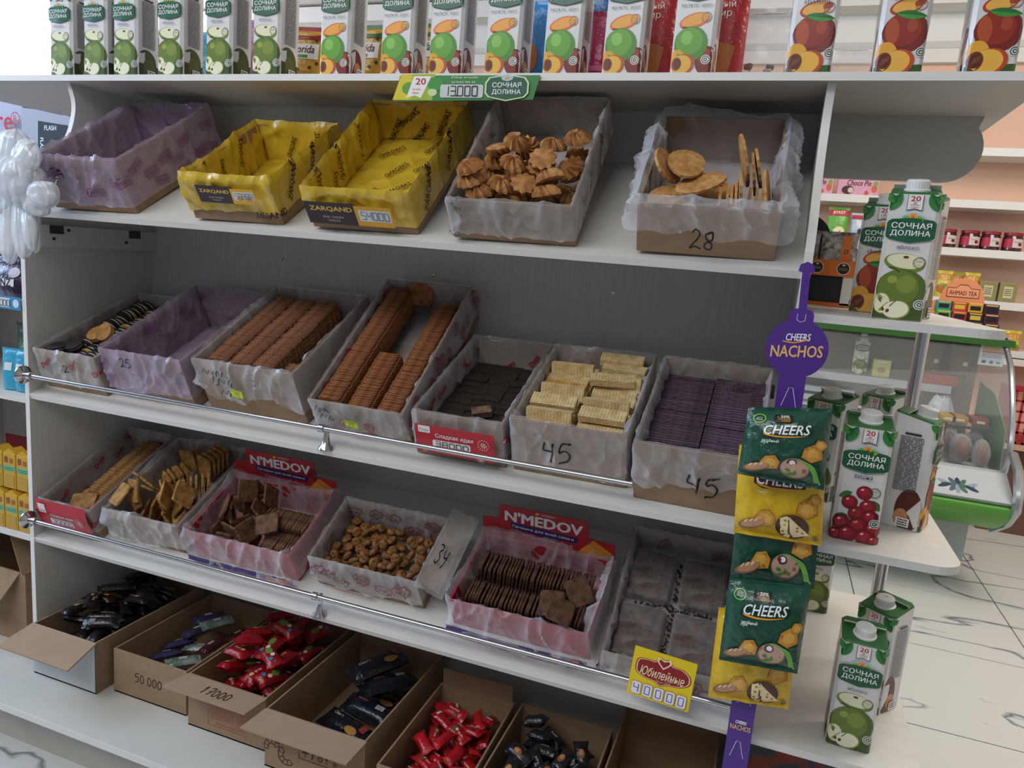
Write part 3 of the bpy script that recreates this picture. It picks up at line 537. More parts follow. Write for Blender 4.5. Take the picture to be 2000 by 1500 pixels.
for cx, cy, r, a0 in ((-.105, -.018, .020, .3), (-.066, -.026, .022, 2.2), (-.09, .018, .02, 3.9)):
    for rr in (1, .45): pr.stroke([(cx+r*rr*cos(a0+t*.22), cy+r*rr*sin(a0+t*.22)) for t in range(16)], .0018, '2c2018')
    for t in range(0, 16, 3): a = a0+t*.22; pr.stroke([(cx+r*.45*cos(a), cy+r*.45*sin(a)), (cx+r*cos(a), cy+r*sin(a))], .0016, '2c2018')
pr.stroke([(-.035, -.020), (.07, -.020), (.07, .004), (-.035, .004), (-.035, -.02)], .0016, '2c2018').ell(-.02, -.005, .008, .006, '2c2018', a0=0, a1=pi, n=10).stroke([(-.02, -.005), (-.02, -.015)], .0014, '2c2018').stroke([(0, 0), (-.002, -.014)], .003, '2c2018').ring(.018, -.007, .004, .006, '2c2018').poly([(.03, 0), (.038, 0), (.034, -.007)], '2c2018').stroke([(.034, -.007), (.034, -.015)], .0012, '2c2018').ring(.054, -.008, .004, .007, '2c2018', n=3)
DX[4] = DBox('wide brown carton with croissant print and folded flap, holding black packs', .756, 1.002, -.06, .325, .136, front=pr, flap=(.02, .072, .012))
DX[5] = DBox('brown carton full of small red wrapped candies', 1.046, 1.232, -.09, .225, .120, yaw=.02, backflap=.045)
DX[6] = DBox('brown carton holding black wrapped round candies', 1.240, 1.455, -.06, .24, .118)
DX[7] = DBox('empty dark cardboard carton at the right end of the base shelf', 1.468, 1.680, -.02, .33, .130)
E0, M0, w0, l0, h0 = DX[3]; pr = Print(.6); handwrite(pr, '17000', 0, 0, .022); q = MB(); pr.to(q, lambda a, b, o_: M0.inverted() @ M0 @ T3(0, 0, h0) @ RX_(-.08) @ Vector((.075+a*1.05, -.052+b*1.3, o_)), .0008); q.build('marker_writing', E0)
# ================================================================== biscuits, wafers and sweets (every piece its own object)
def baked(name, c1, c2, bump=.5, bs=300, vs=60): return mat(name, c1, .75, col2=c2, vscale=vs, bump=bump, bscale=bs)
from mathutils.bvhtree import BVHTree
_geo = {}; SOLID = {}                                        # loose pieces are nudged until they no longer cut each other or their box
def geo(me):
    if me.name not in _geo: _geo[me.name] = ([v.co.copy() for v in me.vertices], [tuple(p.vertices) for p in me.polygons], max(v.co.length for v in me.vertices))
    return _geo[me.name]
def tree(me, M): v, p, r = geo(me); return BVHTree.FromPolygons([M @ x for x in v], p)
def solids(E):
    if E.name not in SOLID:
        L = []
        for c in E.children:
            if c.name.split('.')[0] in ('carton_body', 'film_liner'): L.append((tree(c.data, E.matrix_world), E.matrix_world.translation.copy(), 9))
        SOLID[E.name] = L
    return SOLID[E.name]
def settle(me, M, E, cen, up, lim):
    L = solids(E); r = geo(me)[2]; p0 = M.translation.copy(); inw = (cen-p0); inw -= up*inw.dot(up); inw = inw.normalized() if inw.length > 1e-4 else inw
    q = random.Random(len(L))
    for t in range(lim):
        Mt = M.copy()
        if t > 5: Mt = Mt @ RZ_(q.uniform(-1.5, 1.5)) @ RX_(q.uniform(-.35, .35))
        Mt.translation = p0+up*(.0022*t)+inw*(.0005*min(t, 12)); tr_ = tree(me, Mt)
        if not any((Mt.translation-c).length < r+rr_ and tr_.overlap(b) for b, c, rr_ in L): L.append((tr_, Mt.translation.copy(), r)); return Mt
    return None
CUR = [None]                                                 # (box empty, centre, up, tries) while loose pieces are being laid
def place(me, M, name, label, cat, group=None, kids=()):
    if CUR[0]:
        M = settle(me, M, *CUR[0])
        if M is None: return None
    o = put(name, me, None, M); tag(o, label, cat, group)
    for kn, km in kids: put(kn, km, o)
    return o
def loose(box, tries=16):
    if box is None: CUR[0] = None; return
    if hasattr(box, 'M'): bpy.context.view_layer.update(); CUR[0] = (box.E, box.M @ Vector((box.w/2, box.l/2, box.h/2)), (box.M.to_3x3() @ Vector((0, 0, 1))).normalized(), tries)
    else: bpy.context.view_layer.update(); E_, M_, w_, l_, h_ = box; CUR[0] = (E_, M_ @ Vector((w_/2, l_/2, h_/2)), Vector((0, 0, 1)), tries)
rnd = random.Random(11)
def rr(a, b): return rnd.uniform(a, b)
def biscuit(w, h, t, m, notch=0, holes=0, m2=None, rc=.004):      # upright slab, centred, thickness along y, scalloped rim
    mb = MB(); P = []
    n = 11
    for sx, sy, ex, ey in ((-1, -1, 1, 0), (1, -1, 0, 1), (1, 1, -1, 0), (-1, 1, 0, -1)):
        for i in range(n):
            f = i/n; x, y = sx*w/2+ex*w*f, sy*h/2+ey*h*f
            d = notch*(1 if i % 2 else 0); r = rc if i == 0 else 0
            P.append((x-math.copysign(d if ey else 0, x)-math.copysign(r*.5, x)*(i == 0), y-math.copysign(d if ex else 0, y)-math.copysign(r*.5, y)*(i == 0)))
    k = len(P); q = [(x*.93, y*.93) for x, y in P]
    vs = [(x, -t*.35, y) for x, y in P]+[(x, t*.35, y) for x, y in P]+[(x, -t/2, y) for x, y in q]+[(x, t/2, y) for x, y in q]
    fs = [(i, (i+1) % k, k+(i+1) % k, k+i) for i in range(k)]+[(2*k+i, 2*k+(i+1) % k, (i+1) % k, i) for i in range(k)]+[(k+i, k+(i+1) % k, 3*k+(i+1) % k, 3*k+i) for i in range(k)]+[tuple(range(2*k, 3*k))[::-1], tuple(range(3*k, 4*k))]
    mb.add(vs, fs, m)
    if holes:
        for i in range(holes):
            for j in range(holes):
                x, y = (i-(holes-1)/2)*w*.24, (j-(holes-1)/2)*h*.24
                for sg in (-1, 1): mb.add([(x+.0012*cos(a*pi/3), sg*(t/2+.0002), y+.0012*sin(a*pi/3)) for a in range(6)], [tuple(range(6))], m2)
    return mb.mesh('biscuit')
def row(box, me, n, p0, p1, label, cat, group, name, lean=.0, jit=.0015, axis='y'):
    for i in range(n):
        f = i/max(1, n-1); x, y, z = [p0[k]+(p1[k]-p0[k])*f for k in range(3)]
        R = RX_(lean+rr(-.05, .05)) @ RZ_(rr(-.04, .04)) if axis == 'y' else RZ_(pi/2) @ RX_(lean+rr(-.05, .05)) @ RZ_(rr(-.03, .03))
        place(me, box.W(x+rr(-jit, jit), y, z+rr(-jit, jit), R), name, label, cat, group)
def heap(box, mes, x0, x1, y0, y1, cell, H, label, cat, group, name, layers=2, tilt=.9, lz=None, kids=(), flip=.3, cap=99):
    lz = lz or cell*.6; c = 0
    for L in range(layers):
        nx, ny = max(1, int((x1-x0)/cell)), max(1, int((y1-y0)/cell))
        for i in range(nx):
            for j in range(ny):
                x = x0+(i+.5+rr(-.28, .28)+.25*(j % 2))*(x1-x0)/nx; y = y0+(j+.5+rr(-.28, .28))*(y1-y0)/ny; hh = H(x, y)-(layers-1-L)*lz
                if hh < cell*.28 or c >= cap: continue
                x = min(max(x, x0+cell*.1), x1-cell*.1); c += 1
                R = RZ_(rr(0, 6.28)) @ RX_(rr(-tilt, tilt)+(pi if rnd.random() < flip else 0)) @ RY_(rr(-tilt, tilt)*.6)
                me = rnd.choice(mes); place(me, (box.M if hasattr(box, 'M') else box) @ T3(x, y, hh) @ R, name, label, cat, group, kids)
# swirl cookies
def swirl():
    m = MB(); g = baked('golden_bake', 'c08a4e', '8d5526'); n = 40; pr = [(.0, .017), (.006, .0165), (.012, .0145), (.018, .0105), (.0225, .005), (.0235, 0), (.019, -.002), (0, -.002)]
    vs = []
    for j, (r, z) in enumerate(pr):
        for i in range(n): a = 2*pi*i/n+r*38; k = 1+.11*sin(10*(2*pi*i/n))*min(1, r/.008)*(1 if 0 < j < 6 else 0); vs.append((r*k*cos(a), r*k*sin(a), z+(.0028*sin(10*2*pi*i/n)*min(1, r/.01) if 0 < j < 5 else 0)))
    m.add(vs, [(j*n+i, j*n+(i+1) % n, (j+1)*n+(i+1) % n, (j+1)*n+i) for j in range(len(pr)-1) for i in range(n)][::1], g); me = m.mesh('swirl', True); me.flip_normals(); return me
sw = swirl(); b = B['A4']; loose(b, 24)
heap(b, [sw], .014, b.w-.014, .012, .215, .043, lambda x, y: .070-.20*max(0, y-.05), 'golden swirl cookie heaped in the film with green print', 'cookie', 'swirl cookies in the green printed film', 'swirl_cookie', 4, .6, .019, flip=.2)
loose(None)
# oval crackers
def oval():
    m = MB(); g = baked('cracker_bake', 'c99a5c', 'a8713a', .3); P = []
    for i in range(36): a = 2*pi*i/36; k = 1+.03*(i % 2); P.append((.042*cos(a)*k*(1-.12*sin(a)), .031*sin(a)*k))
    m.prism(P, -.0022, .0022, g); dk = ink('7d4d22', .8)
    for i in range(-3, 4):
        for j in range(-2, 3):
            if (i/3.6)**2+(j/2.7)**2 < 1:
                for z in (-.0024, .0024): m.add([(i*.010+.0009*cos(q*pi/3), j*.010+.0009*sin(q*pi/3), z) for q in range(6)], [tuple(range(6))], dk)
    return m.mesh('oval')
ov = oval(); b = B['A5']; loose(b, 22); lab = ('large oval cracker with tiny holes in the box marked 28', 'cracker', 'oval crackers in the box marked 28')
for i in range(16): place(ov, b.W(.125+i*.0058, .050+rr(-.002, .002), .050+rr(0, .006), RZ_(pi/2) @ RX_(pi/2+rr(-.12, .05)) @ RZ_(pi/2+rr(-.1, .1))), 'oval_cracker', *lab)
for i in range(8): place(ov, b.W(.160+i*.006, .10, .072+rr(-.003, .003), RZ_(pi/2) @ RX_(pi/2-.15+rr(-.1, .1)) @ RZ_(pi/2)), 'oval_cracker', *lab)
for x, y, z, a, t, s in ((.115, .055, .085, .2, 1.15, .0), (.05, .05, .072, .3, .25, .1), (.09, .06, .062, -.3, .15, 0), (.03, .09, .085, 1.2, 1.2, .2), (.06, .10, .066, .9, .4, .2), (.14, .10, .088, .4, 1.0, -.1), (.16, .10, .09, -.2, 1.1, .2), (.10, .12, .055, .2, .2, 0), (.09, .055, .060, -.1, .2, .1), (.05, .075, .072, .2, .3, 0), (.14, .05, .05, .4, .2, 0), (.06, .13, .05, .7, .1, .1)):
    place(ov, b.W(x, y, z, RZ_(a) @ RX_(t) @ RY_(s)), 'oval_cracker', *lab)
loose(None)
# crumbs and broken bits in the yellow boxes
def chunk(seed, r, m):
    bm = bmesh.new(); bmesh.ops.create_icosphere(bm, subdivisions=2, radius=r); q = random.Random(seed)
    for v in bm.verts: v.co *= 1+.35*noise.noise(v.co/r*1.3+Vector((seed, 0, 0))); v.co.z *= .6
    k = MB(); k.bm(bm, m); return k.mesh('chunk', True)
pk = baked('pink_glaze', 'a06a62', '6d3c3c'); b = B['A2']
for i, (x, y, s) in enumerate(((.11, .10, .022), (.145, .115, .024), (.085, .12, .018), (.165, .06, .016), (.13, .15, .018))): place(chunk(i, s, pk if i != 1 else baked('dark_glaze', '4c1f22', '331416')), b.W(x, y, .027), 'biscuit_bit', 'broken pinkish biscuit bit in the smaller yellow box', 'biscuit', 'broken bits in the smaller yellow box')
b = B['A3']
for i, (x, y, s) in enumerate(((.12, .03, .009), (.15, .04, .008), (.17, .028, .008), (.10, .05, .006))): place(chunk(i+9, s, pk), b.W(x, y, .022), 'biscuit_bit', 'small crumb in the taller yellow box', 'biscuit', 'crumbs in the taller yellow box')
# dark sandwich cookies
dkc = baked('dark_cocoa', '241d20', '15110f', .4, 400); tan_ = baked('tan_bake', 'c08d52', 'a06c35', .4, 400); cr = ink('cbbf9f', .7)
def sandwich(m1, m2):
    m = MB(); m.lathe([(0, -.0065), (.021, -.0065), (.0225, -.0055), (.0225, -.002), (.021, -.0015)], m1, 26, cap=False); m.lathe([(.0205, -.0018), (.0205, .0018)], cr, 22, cap=False); m.lathe([(.021, .0015), (.0225, .002), (.0225, .0055), (.021, .0065), (0, .0065)], m2, 26, cap=False)
    for rr_ in (.008, .014):
        n = 24; m.add([(q*cos(2*pi*i/n), q*sin(2*pi*i/n), .0068) for i in range(n) for q in (rr_, rr_+.0018)], [(2*i, 2*i+1, (2*i+3) % (2*n), (2*i+2) % (2*n)) for i in range(n)], m2)
    return m.mesh('sandwich', 35)
sb, st, sx_ = sandwich(dkc, dkc), sandwich(tan_, tan_), sandwich(dkc, tan_); b = B['B1']; lab = ('dark cocoa sandwich cookie stacked in the left end carton', 'cookie', 'dark sandwich cookies')
for c, x in enumerate((.05, .10, .15)):
    for i in range(20): place(sb if (i+c) % 3 else sx_, b.W(x+rr(-.003, .003), .03+i*.0145, (.066 if c < 2 else .074)+rr(-.004, .004)+(.012 if c == 0 and i > 9 else 0), RX_(pi/2+.25+rr(-.2, .2))), 'sandwich_cookie', *lab)
for me, x, y, z, a, t in ((sb, .075, .05, .098, .3, .25), (st, .098, .10, .104, .1, .35)): place(me, b.W(x, y, z, RZ_(a) @ RX_(t)), 'sandwich_cookie', 'dark sandwich cookie lying flat on the left end carton' if me is sb else 'tan sandwich cookie lying flat in front', 'cookie')
place(st, b.W(.135, .095, .116, RX_(.75) @ RZ_(.4)), 'sandwich_cookie', 'tan sandwich cookie leaning on top of the dark ones', 'cookie'); place(sb, b.W(.045, .03, .097, RX_(-.1)), 'sandwich_cookie', 'dark sandwich cookie at the front corner of the left end carton', 'cookie')
# waffle biscuits in rows
br = baked('brown_waffle', 'a06a42', '6d4127', .6, 250); wf = biscuit(.057, .056, .0046, br, .0016); b = B['B3']; lab = ('square brown waffle biscuit standing in a row, box tagged 44', 'biscuit', 'waffle biscuits in the box tagged 44')
for c in range(3): row(b, wf, 44, (.041+c*.0615, .026, .094), (.041+c*.0615, .292, .094), *lab, 'waffle_biscuit', -.12)
row(b, wf, 7, (.224, .026, .075), (.224, .062, .075), *lab, 'waffle_biscuit', -.3)
for i in range(4): place(wf, b.W(.226, .062+i*.062, .018, RX_(pi/2)), 'waffle_biscuit', *lab)
# orange-brown biscuits in columns
ob = baked('orange_bake', 'a5673a', '74411f', .4, 300); cb = biscuit(.058, .054, .0044, ob, .0010, rc=.012); b = B['B4']; lab = ('orange-brown biscuit standing in a column of the steep carton', 'biscuit', 'column biscuits in the steep carton')
row(b, cb, 60, (.038, .016, .062), (.045, .36, .066), *lab, 'column_biscuit', -.1, .001); row(b, cb, 27, (.103, .016, .050), (.105, .165, .056), *lab, 'column_biscuit', -.1, .001); row(b, cb, 56, (.168, .016, .046), (.172, .34, .05), *lab, 'column_biscuit', -.1, .001)
place(cb, b.W(.09, .372, .075, RX_(-.6) @ RZ_(.3)), 'column_biscuit', 'single biscuit fallen flat behind the steep carton columns', 'biscuit')
# wafers
def wafer(L, w_, t, m, mf, ns=3):                       # layered wafer finger, length along x
    k = MB(); tt = t/(2*ns-1)
    for i in range(ns): k.box((-L/2, -w_/2, i*2*tt), (L/2, w_/2, i*2*tt+tt), m)
    for i in range(ns-1): k.box((-L/2+.0008, -w_/2+.0008, i*2*tt+tt), (L/2-.0008, w_/2-.0008, i*2*tt+2*tt), mf)
    n = int(L/.006)
    for i in range(n): x = -L/2+(i+.5)*L/n; k.box((x-.0008, -w_/2, t), (x+.0008, w_/2, t+.0006), m)
    return k.mesh('wafer')
dw = wafer(.056, .021, .014, baked('dark_wafer', '3b2a22', '271b16', .7, 350), ink('1d1411', .8)); b = B['B5']; lab = ('dark chocolate wafer lying in the red carded box', 'wafer', 'dark wafers in the red carded box')
for i in range(3):
    for j in range(13): place(dw, b.W(.038+i*.057, .02+j*.0232, .034+rr(-.002, .002)-(.006 if j > 9 else 0), RZ_(rr(-.03, .03)) @ RX_(rr(-.06, .06))), 'dark_wafer', *lab)
place(wafer(.04, .02, .014, baked('pale_choc_wafer', '8d7460', '5b4232'), ink('2a1c16')), b.W(.110, .085, .056, RZ_(.5) @ RX_(.2)), 'dark_wafer', 'paler wafer piece lying loose on the dark wafers', 'wafer')
for x, y in ((.07, .02), (.125, .018), (.155, .03)): place(dw, b.W(x, y, .052, RZ_(rr(-.2, .2))), 'dark_wafer', *lab)
yw = wafer(.088, .030, .013, baked('cream_wafer', 'e3cb98', 'c9a96e', .6, 350), ink('b98f4c', .8), 4); yw2 = wafer(.088, .030, .013, baked('golden_wafer', 'dcae62', 'bf8a42', .5, 350), ink('b98f4c', .8), 4)
b = B['B6']; lab = ('pale yellow wafer stacked in the left box marked 45', 'wafer', 'pale wafers in the left box marked 45')
for c in range(2):
    for j in range(9):
        x = .058+c*.101; y = .022+j*.029; edge_ = (j+c) % 3 == 1 and 0 < j
        for L in range(3 if j < 8 else 2):
            z = .055+L*.0138+rr(-.001, .001)
            if L == 2 and edge_: place(yw, b.W(x+rr(-.004, .004), y, .098+rr(0, .006), RZ_(rr(-.06, .06)) @ RX_(pi/2-.25+rr(-.15, .15))), 'pale_wafer', *lab)
            else: place(yw2 if (j < 1 or rnd.random() < .2) else yw, b.W(x+rr(-.004, .004), y+rr(-.002, .002), z, RZ_(rr(-.05, .05)) @ RX_(rr(-.1, .1))), 'pale_wafer', *lab)
for x, y, z, a in ((.155, .250, .115, .03), (.165, .225, .108, -.06), (.15, .185, .106, .12), (.16, .06, .104, .0), (.06, .08, .107, .02)): place(yw, b.W(x, y, z, RZ_(a) @ RX_(rr(-.1, .25))), 'pale_wafer', *lab)
pw = wafer(.096, .026, .0068, baked('purple_wafer', '6f5768', '453242', .8, 350), ink('2c1f2b', .8), 2); b = B['B7']; lab = ('purple wafer standing on edge in the right box marked 45', 'wafer', 'purple wafers in the right box marked 45')
for c in range(2):
    for j in range(31): place(pw, b.W(.054+c*.099, .020+j*.0082, .082+rr(-.002, .002)+(.006 if c else 0), RZ_(rr(-.015, .015)) @ RX_(pi/2+.12+rr(-.05, .05))), 'purple_wafer', *lab)
place(pw, b.W(.165, .235, .105, RZ_(.1) @ RX_(pi/2-.2)), 'purple_wafer', 'purple wafer lying on top at the back of its box', 'wafer')
# lower shelf
rb = baked('ribbed_bake', 'b3854f', '7d5328', .6, 260); b1 = biscuit(.066, .044, .0056, rb, .0008); b = B['C1']; lab = ('ribbed light brown biscuit standing in the narrow carton', 'biscuit', 'ribbed biscuits in the narrow carton')
row(b, b1, 26, (.10, .075, .052), (.10, .27, .052), *lab, 'ribbed_biscuit', -.25)
loose(b)
for x, y, z, a, t in ((.085, .045, .062, .3, -1.2), (.12, .035, .045, -.2, -1.45), (.085, .065, .045, .1, -1.5)): place(b1, b.W(x, y, z, RZ_(a) @ RX_(t)), 'ribbed_biscuit', 'ribbed biscuit lying flat at the front of the narrow carton', 'biscuit', 'flat biscuits in the narrow carton')
loose(None)
gb = baked('golden_square_bake', 'c2924f', '8f6029', .5, 260); sq = biscuit(.056, .056, .0062, gb, .001, 4, ink('7a4d20', .8)); b = B['C2']; loose(b, 20); lab = ('golden square biscuit heaped in the lower shelf bag', 'biscuit', 'golden square biscuits')
for k, (x, y, z, a, n) in enumerate(((.06, .14, .06, .5, 8), (.14, .20, .085, .3, 9), (.15, .13, .07, .9, 8), (.09, .20, .07, -.5, 6))):
    for i in range(n): place(sq, b.W(x+i*.0066*sin(a), y+i*.0066*cos(a), z, RZ_(-a) @ RX_(-.35+rr(-.08, .08))), 'square_biscuit', *lab)
heap(b, [sq], .03, b.w-.03, .03, .12, .036, lambda x, y: .068+.1*y, *lab, 'square_biscuit', 4, 1.1, .022, flip=0)
for x, y, z, a, t, s in ((.16, .05, .092, .3, -1.3, .1), (.12, .075, .094, .9, -1.4, .1), (.05, .05, .086, .7, -1.0, .2), (.20, .07, .10, .1, -1.2, 0), (.17, .10, .10, .4, -.8, .1), (.03, .03, .075, .2, -.9, .3), (.09, .025, .08, .6, -.7, .2)): place(sq, b.W(x, y, z, RZ_(a) @ RX_(t) @ RY_(s)), 'square_biscuit', *lab)
loose(None)
cb3 = baked('cocoa_square_bake', '7d5434', '4c2f1c', .6, 260); s3 = biscuit(.052, .052, .006, cb3, .001, 3, ink('3d2414', .8)); b = B['C3']; lab = ('brown cocoa square biscuit in the left loose bag', 'biscuit', 'cocoa squares in the left loose bag')
row(b, s3, 20, (.15, .10, .058), (.262, .10, .058), *lab, 'cocoa_biscuit', .3, axis='x'); row(b, s3, 14, (.18, .045, .045), (.262, .045, .045), *lab, 'cocoa_biscuit', .3, axis='x')
loose(b)
heap(b, [s3], .02, .15, .02, .165, .04, lambda x, y: .05+.12*y, *lab, 'cocoa_biscuit', 2, .35, .018, flip=0)
for x, y, z, a, t in ((.09, .13, .082, .4, -1.0), (.15, .14, .085, .2, -1.1), (.19, .06, .078, .5, -1.35), (.12, .04, .06, .9, -1.2), (.05, .08, .066, .3, -1.4), (.16, .085, .083, .1, -1.25), (.07, .15, .08, 1.0, -.9)): place(s3, b.W(x, y, z, RZ_(a) @ RX_(t)), 'cocoa_biscuit', *lab)
loose(None)
def nutc(seed):
    bm = bmesh.new(); bmesh.ops.create_uvsphere(bm, u_segments=14, v_segments=8, radius=.0125); nm = baked('nut_bake', 'a06c34', '5c3716', .8, 300, 140)
    for v in bm.verts:
        r = math.hypot(v.co.x, v.co.y); v.co.z *= .62; v.co.z -= .004*max(0, 1-r/.005) if v.co.z > 0 else 0; v.co *= 1+.12*noise.noise(v.co*150+Vector((seed*7, 0, 0)))
    k = MB(); k.bm(bm, nm); return k.mesh('nutcookie', True)
nc = [nutc(i) for i in range(4)]; b = B['C4']
heap(b, nc, .012, b.w-.014, .012, .155, .0235, lambda x, y: .052-.05*y, 'small round nut cookie in the maroon printed film', 'cookie', 'small round nut cookies', 'nut_cookie', 2, .9, .014, flip=0)
s5 = biscuit(.050, .056, .0050, baked('dark_ribbed_bake', '6d482c', '3f2716', .6, 260), .0009); b = B['C5']; lab = ('dark brown biscuit standing in a row in the right loose bag', 'biscuit', 'dark biscuits in the right loose bag')
for y, z in ((.045, .045), (.118, .052)): row(b, s5, 34, (.022, y, z), (.262, y, z), *lab, 'dark_biscuit', .18, axis='x')
loose(b)
for x, y, z, a, t in ((.205, .045, .083, .2, -1.4), (.235, .02, .080, -.1, -1.3), (.25, .085, .086, .7, -1.0)): place(s5, b.W(x, y, z, RZ_(a) @ RX_(t)), 'dark_biscuit', 'dark biscuit lying loose on top of the two rows', 'biscuit', 'loose dark biscuits on the rows')
loose(None)
# wrapped trays lying in the shallow carton
tr = MB(); tr.bevbox((-.045, -.06, 0), (.045, .06, .018), .006, film('slab_film', 'cfcbd0', .03, .12, .5, .10)); tr.bevbox((-.042, -.057, .001), (.042, .057, .016), .004, baked('cocoa_slab', '6b5648', '40312a', .3)); b = B['C6']; tme2 = tr.mesh('tray')
for i, (x, y) in enumerate(((.055, .075), (.160, .075), (.055, .21), (.160, .21))): place(tme2, b.W(x, y, .012, RZ_(rr(-.05, .05))), 'wrapped_slab', 'flat film wrapped slab lying in the shallow carton', 'packet', 'wrapped slabs in the shallow carton')
cm_ = MB()
for i in range(160):
    x, y = (rr(.103, .113), rr(.03, .26)) if i % 2 else (rr(.03, .185), rr(.136, .148)); r = rr(.001, .0026); z = .0185
    cm_.box((x-r, y-r, z), (x+r, y+r*.8, z+r), ink('1a1412', .9), b.M)
tag(cm_.build('chocolate_crumbs'), 'dark crumbs strewn between the film wrapped slabs', 'crumbs', kind='stuff')
# ------------------------------------------------------------------ wrapped sweets in the base cartons
def pillow(L, w_, t, m, m2=None, crimp=.14, nu=14, nv=8, twist=0):
    k = MB()
    def f(sg):
        def g(a, b_):
            x = (a-.5)*L; e = abs(a-.5)*2; s_ = 0 if e > 1-crimp else (1-(e/(1-crimp))**4)**.6; y = (b_-.5)*w_*(1-.10*s_*0-.12*(e > 1-crimp)*0); bb = (1-abs(2*b_-1)**3)**.6
            return Vector((x, y*(1-.15*s_), sg*(t/2*s_*bb+.0003)+.0008*sin(a*40+b_*9)))
        return g
    k.grid(f(1), nu, nv, m); k.grid(lambda a, b_: f(-1)(1-a, b_), nu, nv, m); return k
def foil(name, c, c2=None, rough=.25): return mat(name, c, rough, col2=c2, vscale=40, bump=.6, bscale=90, spec=.7, detail=2)
def bar(name, foilm, prf, L, w_, t):
    k = pillow(L, w_, t, foilm); pr = Print(.3); prf(pr); pr.to(k, lambda x, y, o: Vector((x, y, t*.46*max(0, 1-(abs(x)/L*2)**4)**.6*(1-abs(2*y/w_)**3)**.6+.0016+o)), .0003, .0001, .006); return k.mesh(name, True)
dkf = foil('black_brown_wrapper', '1d1719', '2a1f22')
bars = [bar('bar', dkf, lambda p: p.rect(.0, .0, .014, .007, 'b9a58e').text('Trüffel', -.018, .001, 'd9c9a8', w=.018), .088, .034, .02), bar('bar', foil('dark_wrapper_two', '2a1613', '160f12'), lambda p: p.rect(.016, .003, .012, .006, 'c9a477').text('Master', -.01, -.002, 'e9e0d0', w=.02).ell(.0, -.008, .01, .003, 'a2542c'), .088, .036, .022), bar('bar', dkf, lambda p: p.rect(-.02, .0, .016, .012, '3d444c').fineprint(-.027, -.005, -.013, .005, 5, 'a9adb0', 4), .088, .034, .02)]
E1, M1, w1, l1, h1 = DX[1]
loose(DX[1], 34); heap(M1, bars, .045, w1-.045, .045, l1-.05, .036, lambda x, y: .112+.06*y, 'dark wrapped chocolate bar in the white fronted carton', 'candy bar', 'dark wrapped bars', 'candy_bar', 6, .35, .017, flip=.15)
E2, M2, w2, l2, h2 = DX[2]
k2 = [('blue', foil('violet_wrapper', '3c3558')), ('white', foil('pale_wrapper', '9aa3a0', '55705f')), ('maroon', foil('maroon_wrapper', '4a1620'))]
loose(DX[2])
for i in range(12):
    nm_, fm = k2[i % 3]; me = bar('bar', fm, lambda p: p.rect(.0, .002, .02, .007, 'c9c4c0'), .085, .036, .02)
    place(me, M2 @ T3(.05+.05*(i % 3)+rr(-.01, .01), .15+.033*(i//3)+rr(-.01, .01)-.06*(i > 9), .03+rr(0, .02)+.012*(i//3), RZ_(rr(-.6, .6)) @ RX_(rr(-.3, .3))) if False else M2 @ T3(.05+.05*(i % 3)+rr(-.01, .01), .12+.045*(i//3)+rr(-.01, .01), .03+rr(0, .02)+.01*(i//3)) @ RZ_(rr(.4, 1.4)) @ RX_(rr(-.3, .3)), 'candy_bar', '%s wrapped sweet in the carton marked 50.000' % {'blue': 'violet', 'white': 'pale', 'maroon': 'maroon'}[nm_], 'candy bar', '%s sweets in the carton marked 50.000' % nm_)
rf = foil('red_wrapper', 'a3151f', '8a1019'); E3, M3, w3, l3, h3 = DX[3]
rb_ = [bar('candy', rf, lambda p: p.text('Rodi', 0, 0, 'e9d4c0', w=.016, bold=.02).ell(.018, 0, .006, .005, 'd8b07a'), .075, .042, .026), bar('candy', rf, lambda p: p.ell(-.01, 0, .012, .008, '6d8f3c').ell(.008, .003, .006, .005, 'e6dccb').ell(.02, -.006, .005, .006, '3e86a8'), .075, .042, .026)]
loose(DX[3], 34); heap(M3, rb_, .042, w3-.042, .06, l3-.05, .040, lambda x, y: .092+.08*y, 'red wrapped sweet in the carton marked 17000', 'candy', 'red sweets in the carton marked 17000', 'wrapped_candy', 5, .4, .02, flip=.1)
E4, M4, w4, l4, h4 = DX[4]; bf = foil('black_blue_pack', '12161d', '1d232c', .2)
bp4 = [bar('pack', bf, lambda p: p.text('Classic', -.03, .008, 'd8d8d8', w=.03, bold=.01).ell(.03, -.012, .018, .009, 'b9803c').rect(.052, .008, .016, .02, '9b3a30'), .15, .062, .04), bar('pack', bf, lambda p: p.text('Nelson', -.025, .01, 'd06a4a', w=.026, bold=.01).rect(.028, .004, .022, .012, 'b9bcc0').fineprint(.019, -.001, .037, .009, 4, '404448', 5), .15, .062, .04)]
lab = ('black printed pack lying in the croissant print carton', 'candy pack', 'black packs in the croissant print carton')
loose(DX[4], 26)
for i, (x, y, z, a) in enumerate(((.11, .15, .030, -.3), (.15, .19, .05, -.15), (.12, .23, .04, -.2), (.17, .25, .06, -.1), (.12, .27, .075, -.2), (.16, .30, .09, -.15), (.15, .225, .085, -.25), (.13, .31, .06, .0), (.10, .29, .03, .1), (.14, .22, .03, -.2), (.13, .26, .03, -.1), (.15, .20, .09, -.2), (.13, .28, .10, -.15), (.14, .24, .10, -.1))): place(bp4[i % 2], M4 @ T3(x, y, z) @ RZ_(a) @ RX_(rr(-.2, .3)), 'candy_pack', *lab)
E5, M5, w5, l5, h5 = DX[5]; rf5 = foil('bright_red_wrapper', 'c01c22', 'a5141b', .22)
